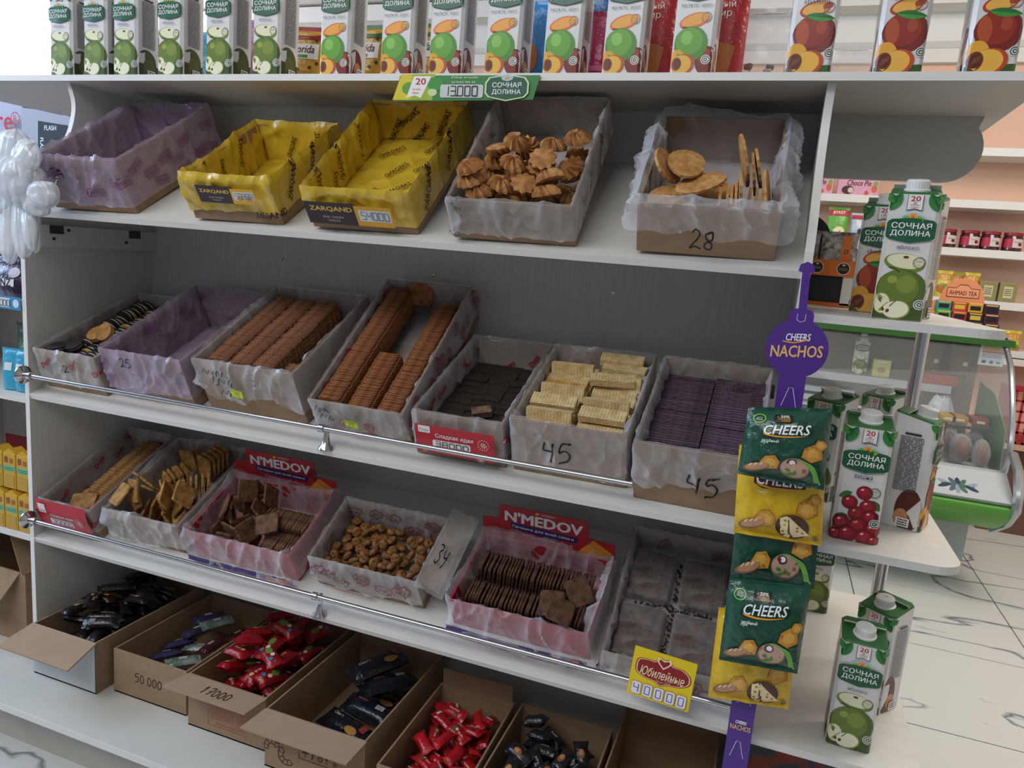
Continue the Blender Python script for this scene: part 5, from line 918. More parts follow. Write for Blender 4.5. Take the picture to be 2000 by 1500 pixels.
def chips(kind, label, quad, y0, t=.045, bend=.0, group='chips bags on the purple strip'):
    # quad: four corner pixels TL, TR, BR, BL; the bag hangs in front of the strip at depth y0 (top) and leans out at the bottom
    yb = y0+bend; P = [PY(*quad[0], y0), PY(*quad[1], y0), PY(*quad[2], yb), PY(*quad[3], yb)]
    c = sum(P, Vector())/4; P = [p-c for p in P]; w_, h_ = .13, .17
    nrm = ((P[1]-P[0]).cross(P[3]-P[0])).normalized(); nrm = nrm if nrm.y < 0 else -nrm
    def S(u, v, sg, o=0):                                    # u, v in 0..1, v up
        p = (P[3]*(1-u)+P[2]*u)*(1-v)+(P[0]*(1-u)+P[1]*u)*v; e = abs(u-.5)*2; ev = abs(v-.5)*2
        cr = 0 if ev > .90 else (1-(ev/.90)**3)**.7; s_ = cr*(1-e**2.6)**.6
        pinch = (p-(P[3]+P[2]+P[0]+P[1])/4)*0
        wv = .0022*noise.noise(Vector((u*7, v*7, hash(label) % 7 if False else len(label))))+(.0010*sin(v*h_*1800)*(ev > .90))
        return p+nrm*(sg*(t/2*s_+.0006)+wv+o)
    g = kind == 'g'; fm = foil('chips_green_foil', '0e4a35', '0b4030', .22) if g else foil('chips_yellow_foil', 'd9b010', 'c99f0c', .24)
    k = MB(); k.grid(lambda a, b_: S(a, b_, 1), 22, 26, fm); k.grid(lambda a, b_: S(1-a, b_, -1), 22, 26, fm)
    E = tag(empty('chips_bag', T3(*c)), label, 'chips bag', group); k.build('foil_bag', E, True)
    pr = Print(.28); X = lambda x: x; A = '0a2d20' if g else '4a1f14'
    pr.poly([(.20, .70), (.74, .79), (.80, .74), (.78, .66), (.30, .60), (.20, .64)], A).text('CHEERS', .50, .715, 'eef0ee', w=.54, h=.12, bold=.025, shear=.25, rot=.05).poly(smooth_line([(.22, .655), (.26, .628), (.40, .612), (.60, .625), (.74, .655), (.60, .640), (.40, .632), (.22, .655)], 3)[:-1], 'e39a24')
    if g: pr.text('зелёный', .32, .56, 'e8efe9', w=.20, h=.042, bold=.01).text('лук', .26, .525, 'e8efe9', w=.09, h=.038, bold=.01)
    else: pr.text('сыр', .30, .55, 'efe0a8', w=.10, h=.04)
    pr.ring(.16, .85, .065, .08, '7fc23a', sy=.78).text('HALAL', .16, .84, 'dfe8d8', w=.08, h=.022).text('حلال', .16, .865, 'dfe8d8', w=.07, h=.02) if g else pr.ring(.16, .85, .065, .08, '7f9a2a', sy=.78)
    if g: pr.rect(.44, .86, .22, .10, '101a16', r=.02).text('- 50%', .44, .885, 'f0f0f0', w=.14, h=.032, bold=.02).text('МЕНЬШЕ', .45, .855, 'e3a23c', w=.15, h=.024).text('ЖИРА', .47, .83, 'e3a23c', w=.10, h=.024)
    for cx_, cy_, r, rot in ((.82, .44, .13, .5), (.90, .55, .075, 1.0), (.36, .27, .12, .2)):
        for c3, kk in (('a86a28', 1), ('c98f3c', .92), ('dba850', .6)): pr.poly([(cx_+r*kk*cos(rot+i*pi/3)*(1.1 if i % 2 else .9), cy_+r*kk*.9*sin(rot+i*pi/3)) for i in range(6)], c3)
    pr.ell(.20, .17, .16, .06, '8d5f3c', .35).ell(.21, .18, .14, .048, 'b98a66', .35); [pr.stroke([(.12+i*.06, .17+i*.02), (.15+i*.06, .21+i*.02)], .014, 'e9d6bd') for i in range(3)]
    if g:
        pr.ell(.64, .23, .17, .14, '8d6a55').ell(.64, .235, .155, .125, 'c09a86').ell(.60, .30, .06, .05, '5a3a3a').ell(.605, .305, .035, .03, 'efe6ea')
        for i in range(9): pr.stroke(smooth_line([(.62+i*.006, .36), (.74+i*.014, .32-i*.006), (.84+i*.012, .20-i*.016), (.88+i*.008, .08)], 4), .010, '4f9a3a' if i % 2 else '7fc055')
        for i in range(10): pr.ell(.60+.05*cos(i*2.4), .17+.035*sin(i*1.9), .018, .014, '3f8a2c', i)
    else:
        pr.ell(.66, .20, .19, .16, '4a2a18').poly(smooth_line([(.52, .30), (.54, .10), (.64, .06), (.62, .32), (.52, .30)], 4)[:-1], 'e6d8a0').poly([(.62, .33), (.86, .12), (.68, .07), (.64, .14)], 'e9cfa0').poly([(.62, .33), (.64, .14), (.68, .07), (.655, .06), (.61, .14)], '6b3f22')
        [pr.ell(x, y, .016, .013, 'a5702c') for x, y in ((.72, .16), (.78, .14), (.72, .20), (.57, .22), (.56, .14), (.58, .28))]; [pr.stroke([(.92, .06), (.92+.05*cos(a), .06+.07*sin(a))], .012, '5a6a2c') for a in (.4, .9, 1.4, 1.9, 2.4)]
    q = MB(); pr.to(q, lambda u, v, o_: S(min(max(u, .002), .998), v, 1, .0012+o_), .0003, .00012, .06); q.build('bag_print', E); return E
chips('y', 'upper yellow cheese chips bag, second on the purple strip', ((1444, 868), (1614, 900), (1604, 1066), (1433, 1040)), -.078, .04)
chips('g', 'top green onion chips bag hanging from the purple strip', ((1462, 795), (1627, 798), (1609, 958), (1440, 925)), -.128, .045, -.012)
chips('g', 'upper part of the middle green chips bag under the yellow one', ((1446, 945), (1606, 965), (1590, 1150), (1425, 1132)), -.050, .020)
chips('y', 'lowest yellow cheese chips bag on the purple strip', ((1404, 1186), (1560, 1215), (1540, 1385), (1383, 1360)), -.064, .045)
chips('g', 'lowest green onion chips bag, marked 50 percent, over the yellow one', ((1425, 1128), (1584, 1145), (1557, 1316), (1404, 1288)), -.116, .045, -.012)
# ------------------------------------------------------------------ orange seed display on the upper end shelf
p0 = PY(1590, 545, .40); dsp = tag(empty('seed_display', T3(p0.x, .40, ZAX+.001)), 'black and orange cardboard display stand with seed packets on the upper end shelf', 'display stand')
w_ = PY(1664, 600, .40).x-p0.x+.03; og = mat('orange_board', 'd9701c', .45); bk = mat('black_board', '15171c', .5)
m = MB(); m.box((-.03, 0, 0), (w_-.03, .004, .008), og); m.box((-.03, .004, .006), (w_-.055, .006, .062), bk); m.box((w_-.055, 0, .004), (w_-.03, .08, .066), mat('white_board', 'd5d3d0', .5)); m.box((-.03, .08, 0), (w_-.03, .084, .066), bk); m.build('stand_body', dsp)
m = MB(); m.box((-.03, -.004, .062), (w_-.026, 0, .094), og); m.build('front_lip', dsp); pr = Print(.4)
for x in (.002, .052): pr.ell(x, .078, .0125, .0125, 'e6e2d8').ell(x, .078, .0112, .0112, '15171c').rect(x, .077, .016, .005, '6a5a2c').ell(x, .085, .003, .002, 'c9c4b0')
q = MB(); pr.to(q, lambda u, v, o_: Vector((u, -.004-o_, v)), .0004, .0001); q.build('lip_print', dsp)
m = MB(); m.prism([(-.03, .06)]+[(-.03+.055*sin(a), .135+.055*cos(a)) for a in [k*pi/20 for k in range(11)]]+[(.025, .06)], .085, .088, bk, ax='y'); m.build('back_card', dsp); pr = Print(.4); pr.poly([(-.03, .13), (-.012, .145), (-.03, .16)], 'c9542c').poly([(-.03, .105), (-.010, .118), (-.03, .13)], 'c9542c'); q = MB(); pr.to(q, lambda u, v, o_: Vector((u, .085-o_, v)), .0004); q.build('card_print', dsp)
sil = mat('silver_seed_pack', 'b9b5ad', .3, .35, col2='5a544c', vscale=90, bump=.9, bscale=120, detail=3)
for dx, lb, ww in ((.040, 'silver seed packet with orange label in the orange display', .072), (-.022, 'seed packet with orange edge at the left of the orange display', .05)):
    standbag('seed_packet', lb, p0.x+dx, .43, ww, .085, sil, lambda p: p.rect(.014 if ww > .06 else 0, .052, .018, .05, 'd9701c').ring(.014 if ww > .06 else 0, .045, .003, .005, '3a2a1a', 6), 0, ZAX+.068, 'packet', t=.02)
# ================================================================== wall shelves and goods at the back right
YW = 3.75
def zpx(px, py, y=YW): return PY(px, py, y).z
def xpx(px, y=YW, py=400): return PY(px, py, y).x
shw = mat('wall_shelf_white', 'dedad4', .5); ZS = [zpx(1960, 289), zpx(1800, 386), zpx(1920, 487), zpx(1985, 592), zpx(1990, 700), zpx(1720, 659)]
for i, z in enumerate(ZS):
    x0 = -1.0 if i in (1, 2, 5) else .4; m = MB(); m.box((x0, YW, z-.045), (4.4, WALLY-.002, z), shw); tag(m.build('wall_shelf'), '%s white shelf on the peach back wall' % ['highest', 'second', 'third', 'fourth', 'low right', 'lowest'][i], 'shelf', 'shelves on the back wall')
def pbox(name, label, x0, x1, z, h, col, prf, y=YW+.03, d=.06, cat='box', group=None):
    m = MB(); w_ = x1-x0; m.bevbox((-w_/2, 0, 0), (w_/2, d, h), .003, ink(col, .4)); o = tag(put(name, m.mesh(name), None, T3((x0+x1)/2, y, z+.001)), label, cat, group)
    pr = Print(.4); prf(pr, w_, h); q = MB(); pr.to(q, lambda u, v, o_: Vector((u, -.0005-o_, v)), .0005, .0002); q.build('box_print', o); return o
cp_ = lambda p, w_, h: (p.text('Choco Pie', .02*w_, h*.62, '5a2a22', w=w_*.58, h=h*.28, shear=.2, bold=.03), p.ell(-w_*.24, h*.25, w_*.15, h*.22, '3a1c14'), p.ell(-w_*.17, h*.24, w_*.07, h*.14, 'd9b8a8'), p.ell(w_*.40, h*.35, w_*.07, h*.2, 'c9603c'), p.ell(w_*.42, h*.6, w_*.05, h*.14, '7a9a3c'), p.ell(w_*.22, h*.12, w_*.05, h*.12, 'c94a3c'))
pbox('biscuit_box', 'pink Choco Pie box on the second wall shelf', xpx(1631), xpx(1712), ZS[1], .115, 'd69ab0', cp_); pbox('biscuit_box', 'partly hidden pink Choco Pie box at the shelf unit edge', xpx(1548), xpx(1622), ZS[1], .115, 'd69ab0', cp_)
nutp = lambda p: (p.rect(0, .165, .12, .035, 'b3202a'), p.text('JETKET', 0, .165, 'f0e6dc', w=.07, bold=.03), p.ell(.01, .05, .034, .034, 'e3cf9a'), p.ell(.01, .05, .028, .028, 'efe2b8'), p.stroke([(.0, .035), (.02, .06)], .004, '6b4a2c'))
standbag('snack_bag', 'green snack bag with red top on the third wall shelf', xpx(1635, YW, 450), YW+.06, .125, .20, foil('lime_foil', '5aa82c'), nutp, z=ZS[2])
standbag('snack_bag', 'pale snack bag with red top beside the green one', xpx(1676, YW, 450), YW+.06, .09, .17, foil('pale_blue_foil', 'b9c4cc'), lambda p: (p.rect(0, .145, .08, .025, 'b3202a'), p.ell(.012, .06, .014, .018, '3a2a3a'), p.ell(-.012, .03, .008, .014, '5a86a0')), z=ZS[2])
jm = MB(); jm.lathe([(.045, 0), (.052, .006), (.052, .075), (.044, .088), (.044, .09)], mat('cherry_jam_glass', '4a0f18', .12, spec=.8), 22); jb = jm.mesh('jar_body', 40)
jl = MB(); jl.lathe([(.049, .088), (.049, .104), (.046, .106), (0, .106)], ink('8e1f26', .35), 22); jlm = jl.mesh('lid', 40)
prj = Print(.4); prj.rect(-.0, .045, .12, .05, 'cfc4bf').rect(-.035, .045, .05, .05, 'b01f3c').text('Джем', .012, .052, '7a1424', w=.03).ell(.03, .04, .012, .010, '7a1424'); jp = MB(); prj.to(jp, lambda u, v, o_: Vector(((.0525+o_)*sin(u/.0525), -(.0525+o_)*cos(u/.0525), v)), .0004, .0002, .012); jpm = jp.mesh('label')
for px, lb in ((1846, 'jam jar half hidden behind the juice carton'), (1891, 'leftmost fully visible jam jar on the wall shelf'), (1932, 'middle jam jar on the wall shelf'), (1976, 'rightmost jam jar on the wall shelf')):
    E = tag(empty('jam_jar', T3(xpx(px, YW+.07, 480), YW+.07, ZS[2]+.001)), lb, 'jar', 'jam jars'); put('jar_body', jb, E); put('lid', jlm, E); put('label', jpm, E)
for px, lb in ((1930, 'left gold tea tin on the fourth wall shelf'), (1970, 'right gold tea tin on the fourth wall shelf')): pbox('tea_tin', lb, xpx(px-18, YW, 580), xpx(px+18, YW, 580), ZS[3], .11, '8d8450', lambda p, w_, h: (p.rect(0, h*.5, w_*.5, h*.6, 'c9c098'), p.fineprint(-w_*.2, h*.3, w_*.2, h*.7, 4, '5a5a3a', 3)), group='tea tins')
tb = lambda p: (p.ell(0, .12, .045, .022, 'c98a2c'), p.text('chips', 0, .12, 'efe2b8', w=.05), p.ell(0, .05, .04, .03, 'b5702c'), p.ell(.01, .06, .02, .014, '5a8a34'))
ysb = foil('lemon_foil', 'd9c93a', 'b8a828')
for i, (px, z, y, lb) in enumerate(((1842, ZS[3], YW+.08, 'yellow soup packet behind the tea display, left'), (1868, ZS[3], YW+.10, 'yellow soup packet behind the tea display, middle'), (1896, ZS[3], YW+.08, 'yellow soup packet behind the tea display, right'), (1972, ZS[4], YW+.06, 'yellow soup packet at the right picture edge, left one'), (1998, ZS[4], YW+.06, 'yellow soup packet at the right picture edge, right one'))): standbag('soup_packet', lb, xpx(px, y, 560), y+.05*(i % 2), .082, .155, ysb, tb, z=z, cat='packet', group='yellow soup packets')
for i, px in enumerate((1625, 1660, 1700, 1745, 1790, 1845, 1895, 1925)):
    standbag('spice_packet', 'small packet on the lowest wall shelf, %s from the left' % (ORD+['eighth'])[i], xpx(px, YW+.08, 640), YW+.09, .075, .10+.02*(i % 2), foil('spice_%d' % i, ['6a7a2c', 'a5863c', '8a9a70', 'b5a890', '9a6a3a', 'c9a82c', '8a8a4a', 'a8a060'][i]), lambda p: p.rect(0, .04, .05, .03, ['c9b090', 'd9d2c4'][i % 2]), z=ZS[5], cat='packet', group='spice packets on the lowest wall shelf')
for px in (1677, 1762): q = pbox('price_tag', '%s neon price tag on the lowest wall shelf edge' % ('left' if px < 1700 else 'right'), xpx(px-9, YW, 665), xpx(px+9, YW, 665), ZS[5]-.055, .05, 'a8c83a', lambda p, w_, h: p.rect(0, h*.5, w_*.6, h*.1, '4a5a2a'), y=YW-.006, d=.003, cat='price tag')
m = MB(); rb2 = ink('a8202c', .45); xb, zb2 = xpx(1978, YW-.35, 800), zpx(1990, 868, YW-.35)
for k in range(9):
    m.box((xb+k*.035, YW-.35, zb2), (xb+k*.035+.012, YW-.345, zb2+.30), rb2)
for k in range(6): m.box((xb, YW-.35, zb2+k*.058), (xb+.30, YW-.345, zb2+k*.058+.012), rb2)
m.box((xb, YW-.345, zb2), (xb+.30, YW-.05, zb2+.01), rb2); m.box((xb, YW-.345, zb2), (xb+.008, YW-.05, zb2+.30), rb2); m.box((xb-.01, YW-.355, zb2+.295), (xb+.31, YW-.335, zb2+.32), rb2)
E = tag(empty('plastic_basket', T3(xb, YW-.2, zb2)), 'red plastic basket at the right edge of the picture', 'basket'); o = m.build('basket_body', E); o.matrix_local = E.matrix_world.inverted()
m = MB(); m.box((xb-.15, YW-.38, zb2-.03), (4.2, WALLY-.002, zb2-.002), mat('side_counter_top', 'c9a48c', .5)); m.box((xb-.05, YW-.3, ZF), (4.2, WALLY-.002, zb2-.03), mat('side_counter_body', '6d4a3a', .6)); tag(m.build('side_counter'), 'brown side counter carrying the red basket', 'counter')
# ------------------------------------------------------------------ glass display counter
XE = 2.70; CT = tag(empty('display_counter', T3(2.0, 2.9, ZF)), 'green and white refrigerated display counter with curved glass front', 'counter'); ict = CT.matrix_world.inverted()
def cpart(m, n, sm=False): o = m.build(n, CT, sm); o.matrix_local = ict; return o
gl = mat('counter_glass', 'dfe8e6', .03, trans=0, alpha=.10, spec=.8); grn = mat('counter_green', '579834', .35); wsill = mat('counter_white', 'b3b8b8', .4); alu = mat('counter_alu', 'b9bcbf', .25, .9)
X0 = 1.0
m = MB(); m.box((X0, 2.62, ZF+.06), (2.66, 3.1, -1.05), mat('counter_base_grey', 'b7bdbd', .4)); cpart(m, 'base_panel'); m = MB(); m.box((X0, 2.68, ZF), (2.62, 3.05, ZF+.06), ink('35383a', .6)); cpart(m, 'base_plinth')
bl = smooth_line([(2.66, -1.06), (2.45, -1.04), (2.30, -.985), (2.22, -.93), (2.20, -.885), (2.22, -.87)], 5)
m = MB(); m.prism(bl+[(2.66, -.87)], X0, XE, grn, ax='x'); cpart(m, 'green_bumper'); m = MB(); m.prism([(2.215, -.87), (2.20, -.855), (2.375, -.77), (2.44, -.77), (2.44, -.87)], X0, XE, wsill, ax='x'); so = cpart(m, 'white_sill')
for cx_, k in ((2.28, 0), (2.50, 1)):
    pr = Print(.4)
    for i in range(12): a = i*.52; pr.ell(cx_+.06*cos(a)*(1 if i % 2 else .6), .07+.022*sin(a), .028, .010, ['5a9a3c', 'b03a30', '3f7a34', 'd9a860'][i % 4] if not k else ['4a5a6a', '8a96a0', '3f6a4a', '20304a'][i % 4], a)
    q = MB(); pr.to(q, lambda u, v, o_: Vector((u-2.0, 2.20-2.9+v*.90-o_*.44, -.855-ZF+v*.437+o_*.9)), .001, .0003); q.build('food_decal', CT)
cg = smooth_line([(2.41, -.77), (2.40, -.65), (2.47, -.50), (2.59, -.35), (2.68, -.285), (2.77, -.235)], 5)
m = MB(); n = len(cg); m.add([(x, p[0], p[1]) for p in cg for x in (X0, XE)], [(2*i, 2*i+1, 2*i+3, 2*i+2) for i in range(n-1)], gl); cpart(m, 'curved_glass', True)
m = MB(); m.tube([(XE, p[0], p[1]) for p in cg], .013, alu, 8); m.tube([(XE+.008, p[0], p[1]) for p in [(2.37, -.68), (2.26, -.73), (2.20, -.82), (2.20, -.88), (2.28, -.96), (2.45, -1.04)]], .02, alu, 8); cpart(m, 'alu_trim', True)
m = MB(); m.box((X0, 2.72, -.245), (XE+.03, 3.12, -.215), ink('2f5a22', .4)); cpart(m, 'top_slab')
m = MB(); m.prism(cg+[(3.08, -.24), (3.08, -.80), (2.42, -.80)], XE-.012, XE-.006, gl, ax='x'); cpart(m, 'end_glass')
m = MB(); m.prism([(2.46, -.80), (2.49, -.60), (2.75, -.47), (3.04, -.45), (3.04, -.80)], XE-.006, XE-.002, mat('inner_green', '4f8a34', .4), ax='x'); cpart(m, 'green_end_panel')
m = MB(); m.box((X0, 2.43, -.825), (XE-.012, 3.08, -.80), mat('deck_white', 'c5cac8', .35)); cpart(m, 'deck'); m = MB(); m.box((X0, 2.60, -.628), (XE-.02, 2.82, -.620), gl); m.box((X0, 2.595, -.630), (XE-.02, 2.602, -.618), ink('2c3432', .3)); cpart(m, 'glass_shelf')
m = MB(); m.box((X0, 3.08, -.80), (XE-.02, 3.10, -.245), mat('counter_back', '7a695f', .5)); cpart(m, 'rear_panel')
for k in range(5): m = MB(); m.box((X0, 3.0, -.79+k*.047), (2.12, 3.07, -.762+k*.047), mat('louver_white', 'c9d3d6', .4)); cpart(m, 'louver')
m = MB(); m.box((X0, 2.93, -.52), (XE-.15, 3.07, -.48), wsill); cpart(m, 'rear_ledge')
lb = pbox('energy_label', 'white energy label hanging inside the counter end', 0, .13, -.30, .19, 'd3d8da', lambda p, w_, h: (p.rect(0, h*.92, w_, h*.12, '2c3f6a'), [p.poly([(-w_*.4, h*(.8-i*.08)), (-w_*.05+i*.02, h*(.8-i*.08)), (i*.02, h*(.77-i*.08)), (-w_*.05+i*.02, h*(.74-i*.08)), (-w_*.4, h*(.74-i*.08))], c) for i, c in enumerate(('3a8a3a', '8ab03a', 'd9c03a', 'd98a2c', 'c0392b'))], p.fineprint(-w_*.4, h*.25, w_*.4, h*.4, 3, '8a9098', 3), p.ell(-w_*.28, h*.12, .012, .01, '2c3f6a'), p.ell(w_*.02, h*.12, .01, .01, '5a6470'), p.rect(w_*.3, h*.12, .02, .008, '3a4450')), d=.002, cat='label')
pl_ = PY(1938, 690, 2.80); lb.matrix_world = T3(pl_.x, 2.80, pl_.z-.06) @ SCL(.8, 1, .75)
# goods inside the counter
bunm = [mat('bread_brown', '7a4a34', .6, var=.2, vscale=20), mat('bread_dark', '5f3a30', .6, var=.2, vscale=20)]
for i, (px, y, sx) in enumerate(((1816, 2.56, .036), (1846, 2.71, .038), (1872, 2.58, .038), (1896, 2.71, .036), (1914, 2.50, .026))):
    bm = bmesh.new(); bmesh.ops.create_uvsphere(bm, u_segments=18, v_segments=12, radius=1)
    for v in bm.verts: v.co = Vector((v.co.x*sx, v.co.y*.06, v.co.z*.055))*(1+.08*noise.noise(v.co*2+Vector((i, 0, 0))))
    k = MB(); k.bm(bm, bunm[i % 2]); x = PY(px, 895, y).x; E = tag(empty('bread_loaf', T3(x, y, -.80)), '%s film wrapped bread loaf from the left in the counter' % ORD[i], 'bread', 'wrapped loaves in the counter'); k.build('loaf', E, True, T3(0, 0, .072))
    bm = bmesh.new(); bmesh.ops.create_uvsphere(bm, u_segments=24, v_segments=16, radius=1)
    for v in bm.verts: c = v.co.copy(); v.co = Vector((c.x*(sx+.008), c.y*.072, c.z*.068))*(1+.06*noise.noise(c*7+Vector((i, 3, 0))))
    k = MB(); k.bm(bm, film('bread_film', 'c9ccce', .04, .1, .6)); k.build('wrapper', E, True, T3(0, 0, .078))
xb = PY(1826, 850, 2.91).x; k = MB(); k.grid(lambda a, b_: Vector(((.10-.05*b_+.02*sin(a*25))*cos(a*2*pi)*(1-.4*b_**3), (.065-.02*b_)*sin(a*2*pi), .25*b_))*1.0+Vector((0, 0, .012*noise.noise(Vector((a*14, b_*5, 2))))), 60, 24, film('white_bag_film', 'd5dbe0', .55), True)
E = tag(empty('plastic_bag', T3(xb, 2.905, -.782)), 'white plastic carrier bag with red label standing in the counter', 'bag'); k.build('bag_film', E, True); pr = Print(.4); pr.poly([(-.075, .10), (.08, .105), (.08, .15), (-.07, .145)], '8e2a30').text('Bellahon', 0, .126, 'e6dcd8', w=.13, h=.026, shear=.2).text('на кухне', 0, .08, '7a5a5a', w=.10, h=.014); q = MB(); pr.to(q, lambda u, v, o_: Vector((u, -.068-o_, v)), .002, .0004); q.build('bag_print', E)
pbox('snack_carton', 'small yellow card box behind the counter glass', PY(1705, 720, 2.95).x, PY(1740, 720, 2.95).x, -.48, .09, 'd3cf6a', lambda p, w_, h: (p.rect(0, h*.78, w_*.6, h*.2, 'e6e2c0'), p.text('Алтын', 0, h*.78, '4a4a5a', w=w_*.5), p.ell(0, h*.4, w_*.25, h*.16, 'b08a6a')), y=2.96)
carton('apple', PY(1682, 700, 2.98).x, 3.02, -.48, 0, 'dim juice carton seen through the counter glass', None)
for i, (px, py, c, lb_) in enumerate(((1680, 795, '5a3040', 'dark packet'), (1845, 823, 'b08a34', 'yellow packet'), (1868, 828, 'a8783a', 'tan packet'), (1905, 845, '8a3434', 'red packet'))): o = pbox('flat_packet', '%s lying on the glass shelf of the counter' % lb_, PY(px-16, py, 2.72).x, PY(px+16, py, 2.72).x, -.619, .03, c, lambda p, w_, h: p.rect(0, h*.5, w_*.5, h*.4, 'c9c4a0'), y=2.66, d=.12, cat='packet')
m = MB(); m.box((PY(1800, 750, 2.95).x, 2.935, -.479), (PY(1870, 750, 2.95).x, 3.06, -.43), ink('a83a34', .4)); tag(m.build('food_tray'), 'red tray on the counter glass shelf', 'tray')
for i, px in enumerate((1822, 1880)): standbag('paper_bag', '%s brown paper bag at the rear of the counter' % ('left', 'right')[i], PY(px, 700, 2.98).x, 3.02, .10, .17, mat('kraft_paper', '7a6248', .8), lambda p: p.rect(.02, .06, .02, .02, 'c9d2c0'), z=-.428, cat='bag', group='paper bags in the counter')
# fruit decals on the base
pr = Print(.4); ctr = PZ(1870, 1085, ZF+.12)
for dx, dz, r, c in ((-.10, .10, .035, '8fa050'), (-.07, .16, .03, 'a0ad5a'), (-.06, .05, .06, 'a05a58'), (-.02, .03, .03, 'b87a70'), (.0, -.03, .04, 'c9703c'), (.05, .03, .03, '3f7a4a'), (-.14, .04, .03, '7a8a50')): pr.ell(dx, dz, r, r*.85, c)
q = MB(); pr.to(q, lambda u, v, o_: Vector((u+.42, 2.62-2.9-o_, v+.16)), .001, .0003); q.build('fruit_decal', CT)
# tea display on the counter top
xa, xc = PY(1822, 600, 2.9).x, PY(1950, 600, 2.9).x; w_ = xc-xa; TD = tag(empty('tea_display', T3((xa+xc)/2, 2.9, -.214) @ SCL(1, 1, .88)), 'orange cardboard tea display lettered Ahmad Tea on the counter', 'display stand'); org = mat('salmon_board', 'd9875a', .5)
H_ = .30; m = MB(); m.prism([(-w_/2, 0), (w_/2, 0), (w_/2, .17), (w_*.36, .18)]+[(w_*.34*cos(a), .20+.11*sin(a)) for a in [.2+k*(pi-.4)/10 for k in range(11)]]+[(-w_*.36, .18), (-w_/2, .17)], .10, .105, org, ax='y'); m.box((-w_/2, 0, 0), (w_/2, .10, .012), org); m.build('display_card', TD)
pr = Print(.45); pr.poly([(-w_*.26, .20), (w_*.26, .20), (w_*.26, .255), (w_*.12, .255), (w_*.06, .275), (-w_*.06, .275), (-w_*.12, .255), (-w_*.26, .255)], '4a2a1c').poly([(-w_*.25, .204), (w_*.25, .204), (w_*.25, .251), (w_*.12, .251), (w_*.06, .270), (-w_*.06, .270), (-w_*.12, .251), (-w_*.25, .251)], 'e0956a').text('AHMAD TEA', 0, .226, '3a1f14', w=w_*.44, h=.024, bold=.02); q = MB(); pr.to(q, lambda u, v, o_: Vector((u, .10-o_, v)), .001, .0003); q.build('card_print', TD)
tc_ = ['2f7a34', '8e1f26', '1a1a1c', '3a1424', '3f9a3c', 'a02430', '202020', '4a1a2c', '2a8a70', 'b03a2c', 'c9902c', '2c1a30']
for r_ in range(3):
    for c__ in range(4):
        i = r_*4+c__; m = MB(); bw = w_/4.4; m.bevbox((-bw/2, 0, 0), (bw/2, .05, .055), .004, ink(tc_[i], .35)); E = tag(put('tea_packet', m.mesh('tea_packet'), None, T3((xa+xc)/2+(c__-1.5)*w_/4.1, 2.85-(2-r_)*.028, -.214+.012+r_*.045)), '%s tea packet, %s row of the orange display, %s from left' % (['green', 'red', 'black', 'plum', 'green', 'red', 'black', 'plum', 'teal', 'rust', 'amber', 'dark'][i], ['front', 'middle', 'back'][r_], ORD[c__]), 'tea packet', 'tea packets in the orange display')
        pr = Print(.4); pr.rect(0, .03, bw*.7, .02, '1a1614' if i % 3 else 'c9a83c').rect(0, .048, bw*.8, .006, 'c9a04a'); q = MB(); pr.to(q, lambda u, v, o_: Vector((u, -o_, v)), .0008, .0003); q.build('packet_print', E)
# ================================================================== left side: neighbouring shelf, cooler, bag bunch
NU = tag(empty('neighbour_shelf_unit', T3(-.3, .2, ZF)), 'white neighbouring shelf unit at the left picture edge', 'shelf unit'); inu = NU.matrix_world.inverted()
for nm, a, b_ in (('shelf', (-.62, .0, -.225), (-TB-.001, D, -.212)), ('shelf', (-.62, .0, -.462), (-TB-.001, D, -.449)), ('shelf', (-.62, .0, -.818), (-TB-.001, D, -.805)), ('back_panel', (-.62, D, ZP), (-TB-.001, D+.012, .02)), ('side_panel', (-.634, 0, ZP), (-.62, D, .02))):
    m = MB(); m.box(a, b_, lamh if nm == 'shelf' else lam); o = m.build(nm, NU); o.matrix_local = inu
m = MB(); m.box((-.62, -.004, -.236), (-TB-.002, -.002, -.206), ink('3a8ab8', .4)); o = m.build('price_rail', NU); o.matrix_local = inu; pr = Print(.4); pr.rect(-.075, -.221, .05, .022, 'd5dce0').ell(-.030, -.221, .010, .010, 'c9dbe6'); segdigits(pr, '2000', -.095, -.229, .012, .014, '30343c', .0016); q = MB(); pr.to(q, lambda u, v, o_: Vector((u, -.004-o_, v)), .0005); o = q.build('rail_print', NU); o.matrix_local = inu
standbag('snack_bag', 'dark purple snack bag on the upper left neighbour shelf', -.085, .04, .13, .10, foil('plum_foil', '2c1c34'), lambda p: (p.ell(.02, .06, .018, .012, 'b5b0ba'), p.rect(-.02, .035, .09, .018, 'd9d5dc'), p.text('SENZ', -.015, .035, '1c1420', w=.06, bold=.04)), z=-.211)
standbag('snack_bag', 'second dark snack bag behind the purple one at left', -.12, .12, .13, .12, foil('plum_foil_two', '3a2440'), lambda p: p.rect(0, .06, .05, .02, 'c9c2cc'), z=-.211)
standbag('snack_bag', 'large pale bag with orange slice and blue drawings at left', -.128, .20, .20, .21, foil('pale_lilac_foil', '9aa0b8'), lambda p: (p.ell(.02, .175, .05, .035, 'b5542c'), p.ell(.02, .175, .04, .026, 'c9703c'), p.ring(.055, .10, .012, .014, '3a4f8a'), p.ring(-.01, .09, .010, .012, '3a4f8a'), p.rect(-.04, .12, .02, .10, '4a6090')), z=-.448)
standbag('snack_bag', 'green snack bag lying before the pale bag at left', -.10, .11, .17, .16, foil('forest_foil', '245a34'), lambda p: (p.ring(.03, .125, .010, .014, 'd5dcd8', 6), p.rect(.03, .105, .06, .012, '1a1a1c')), z=-.448)
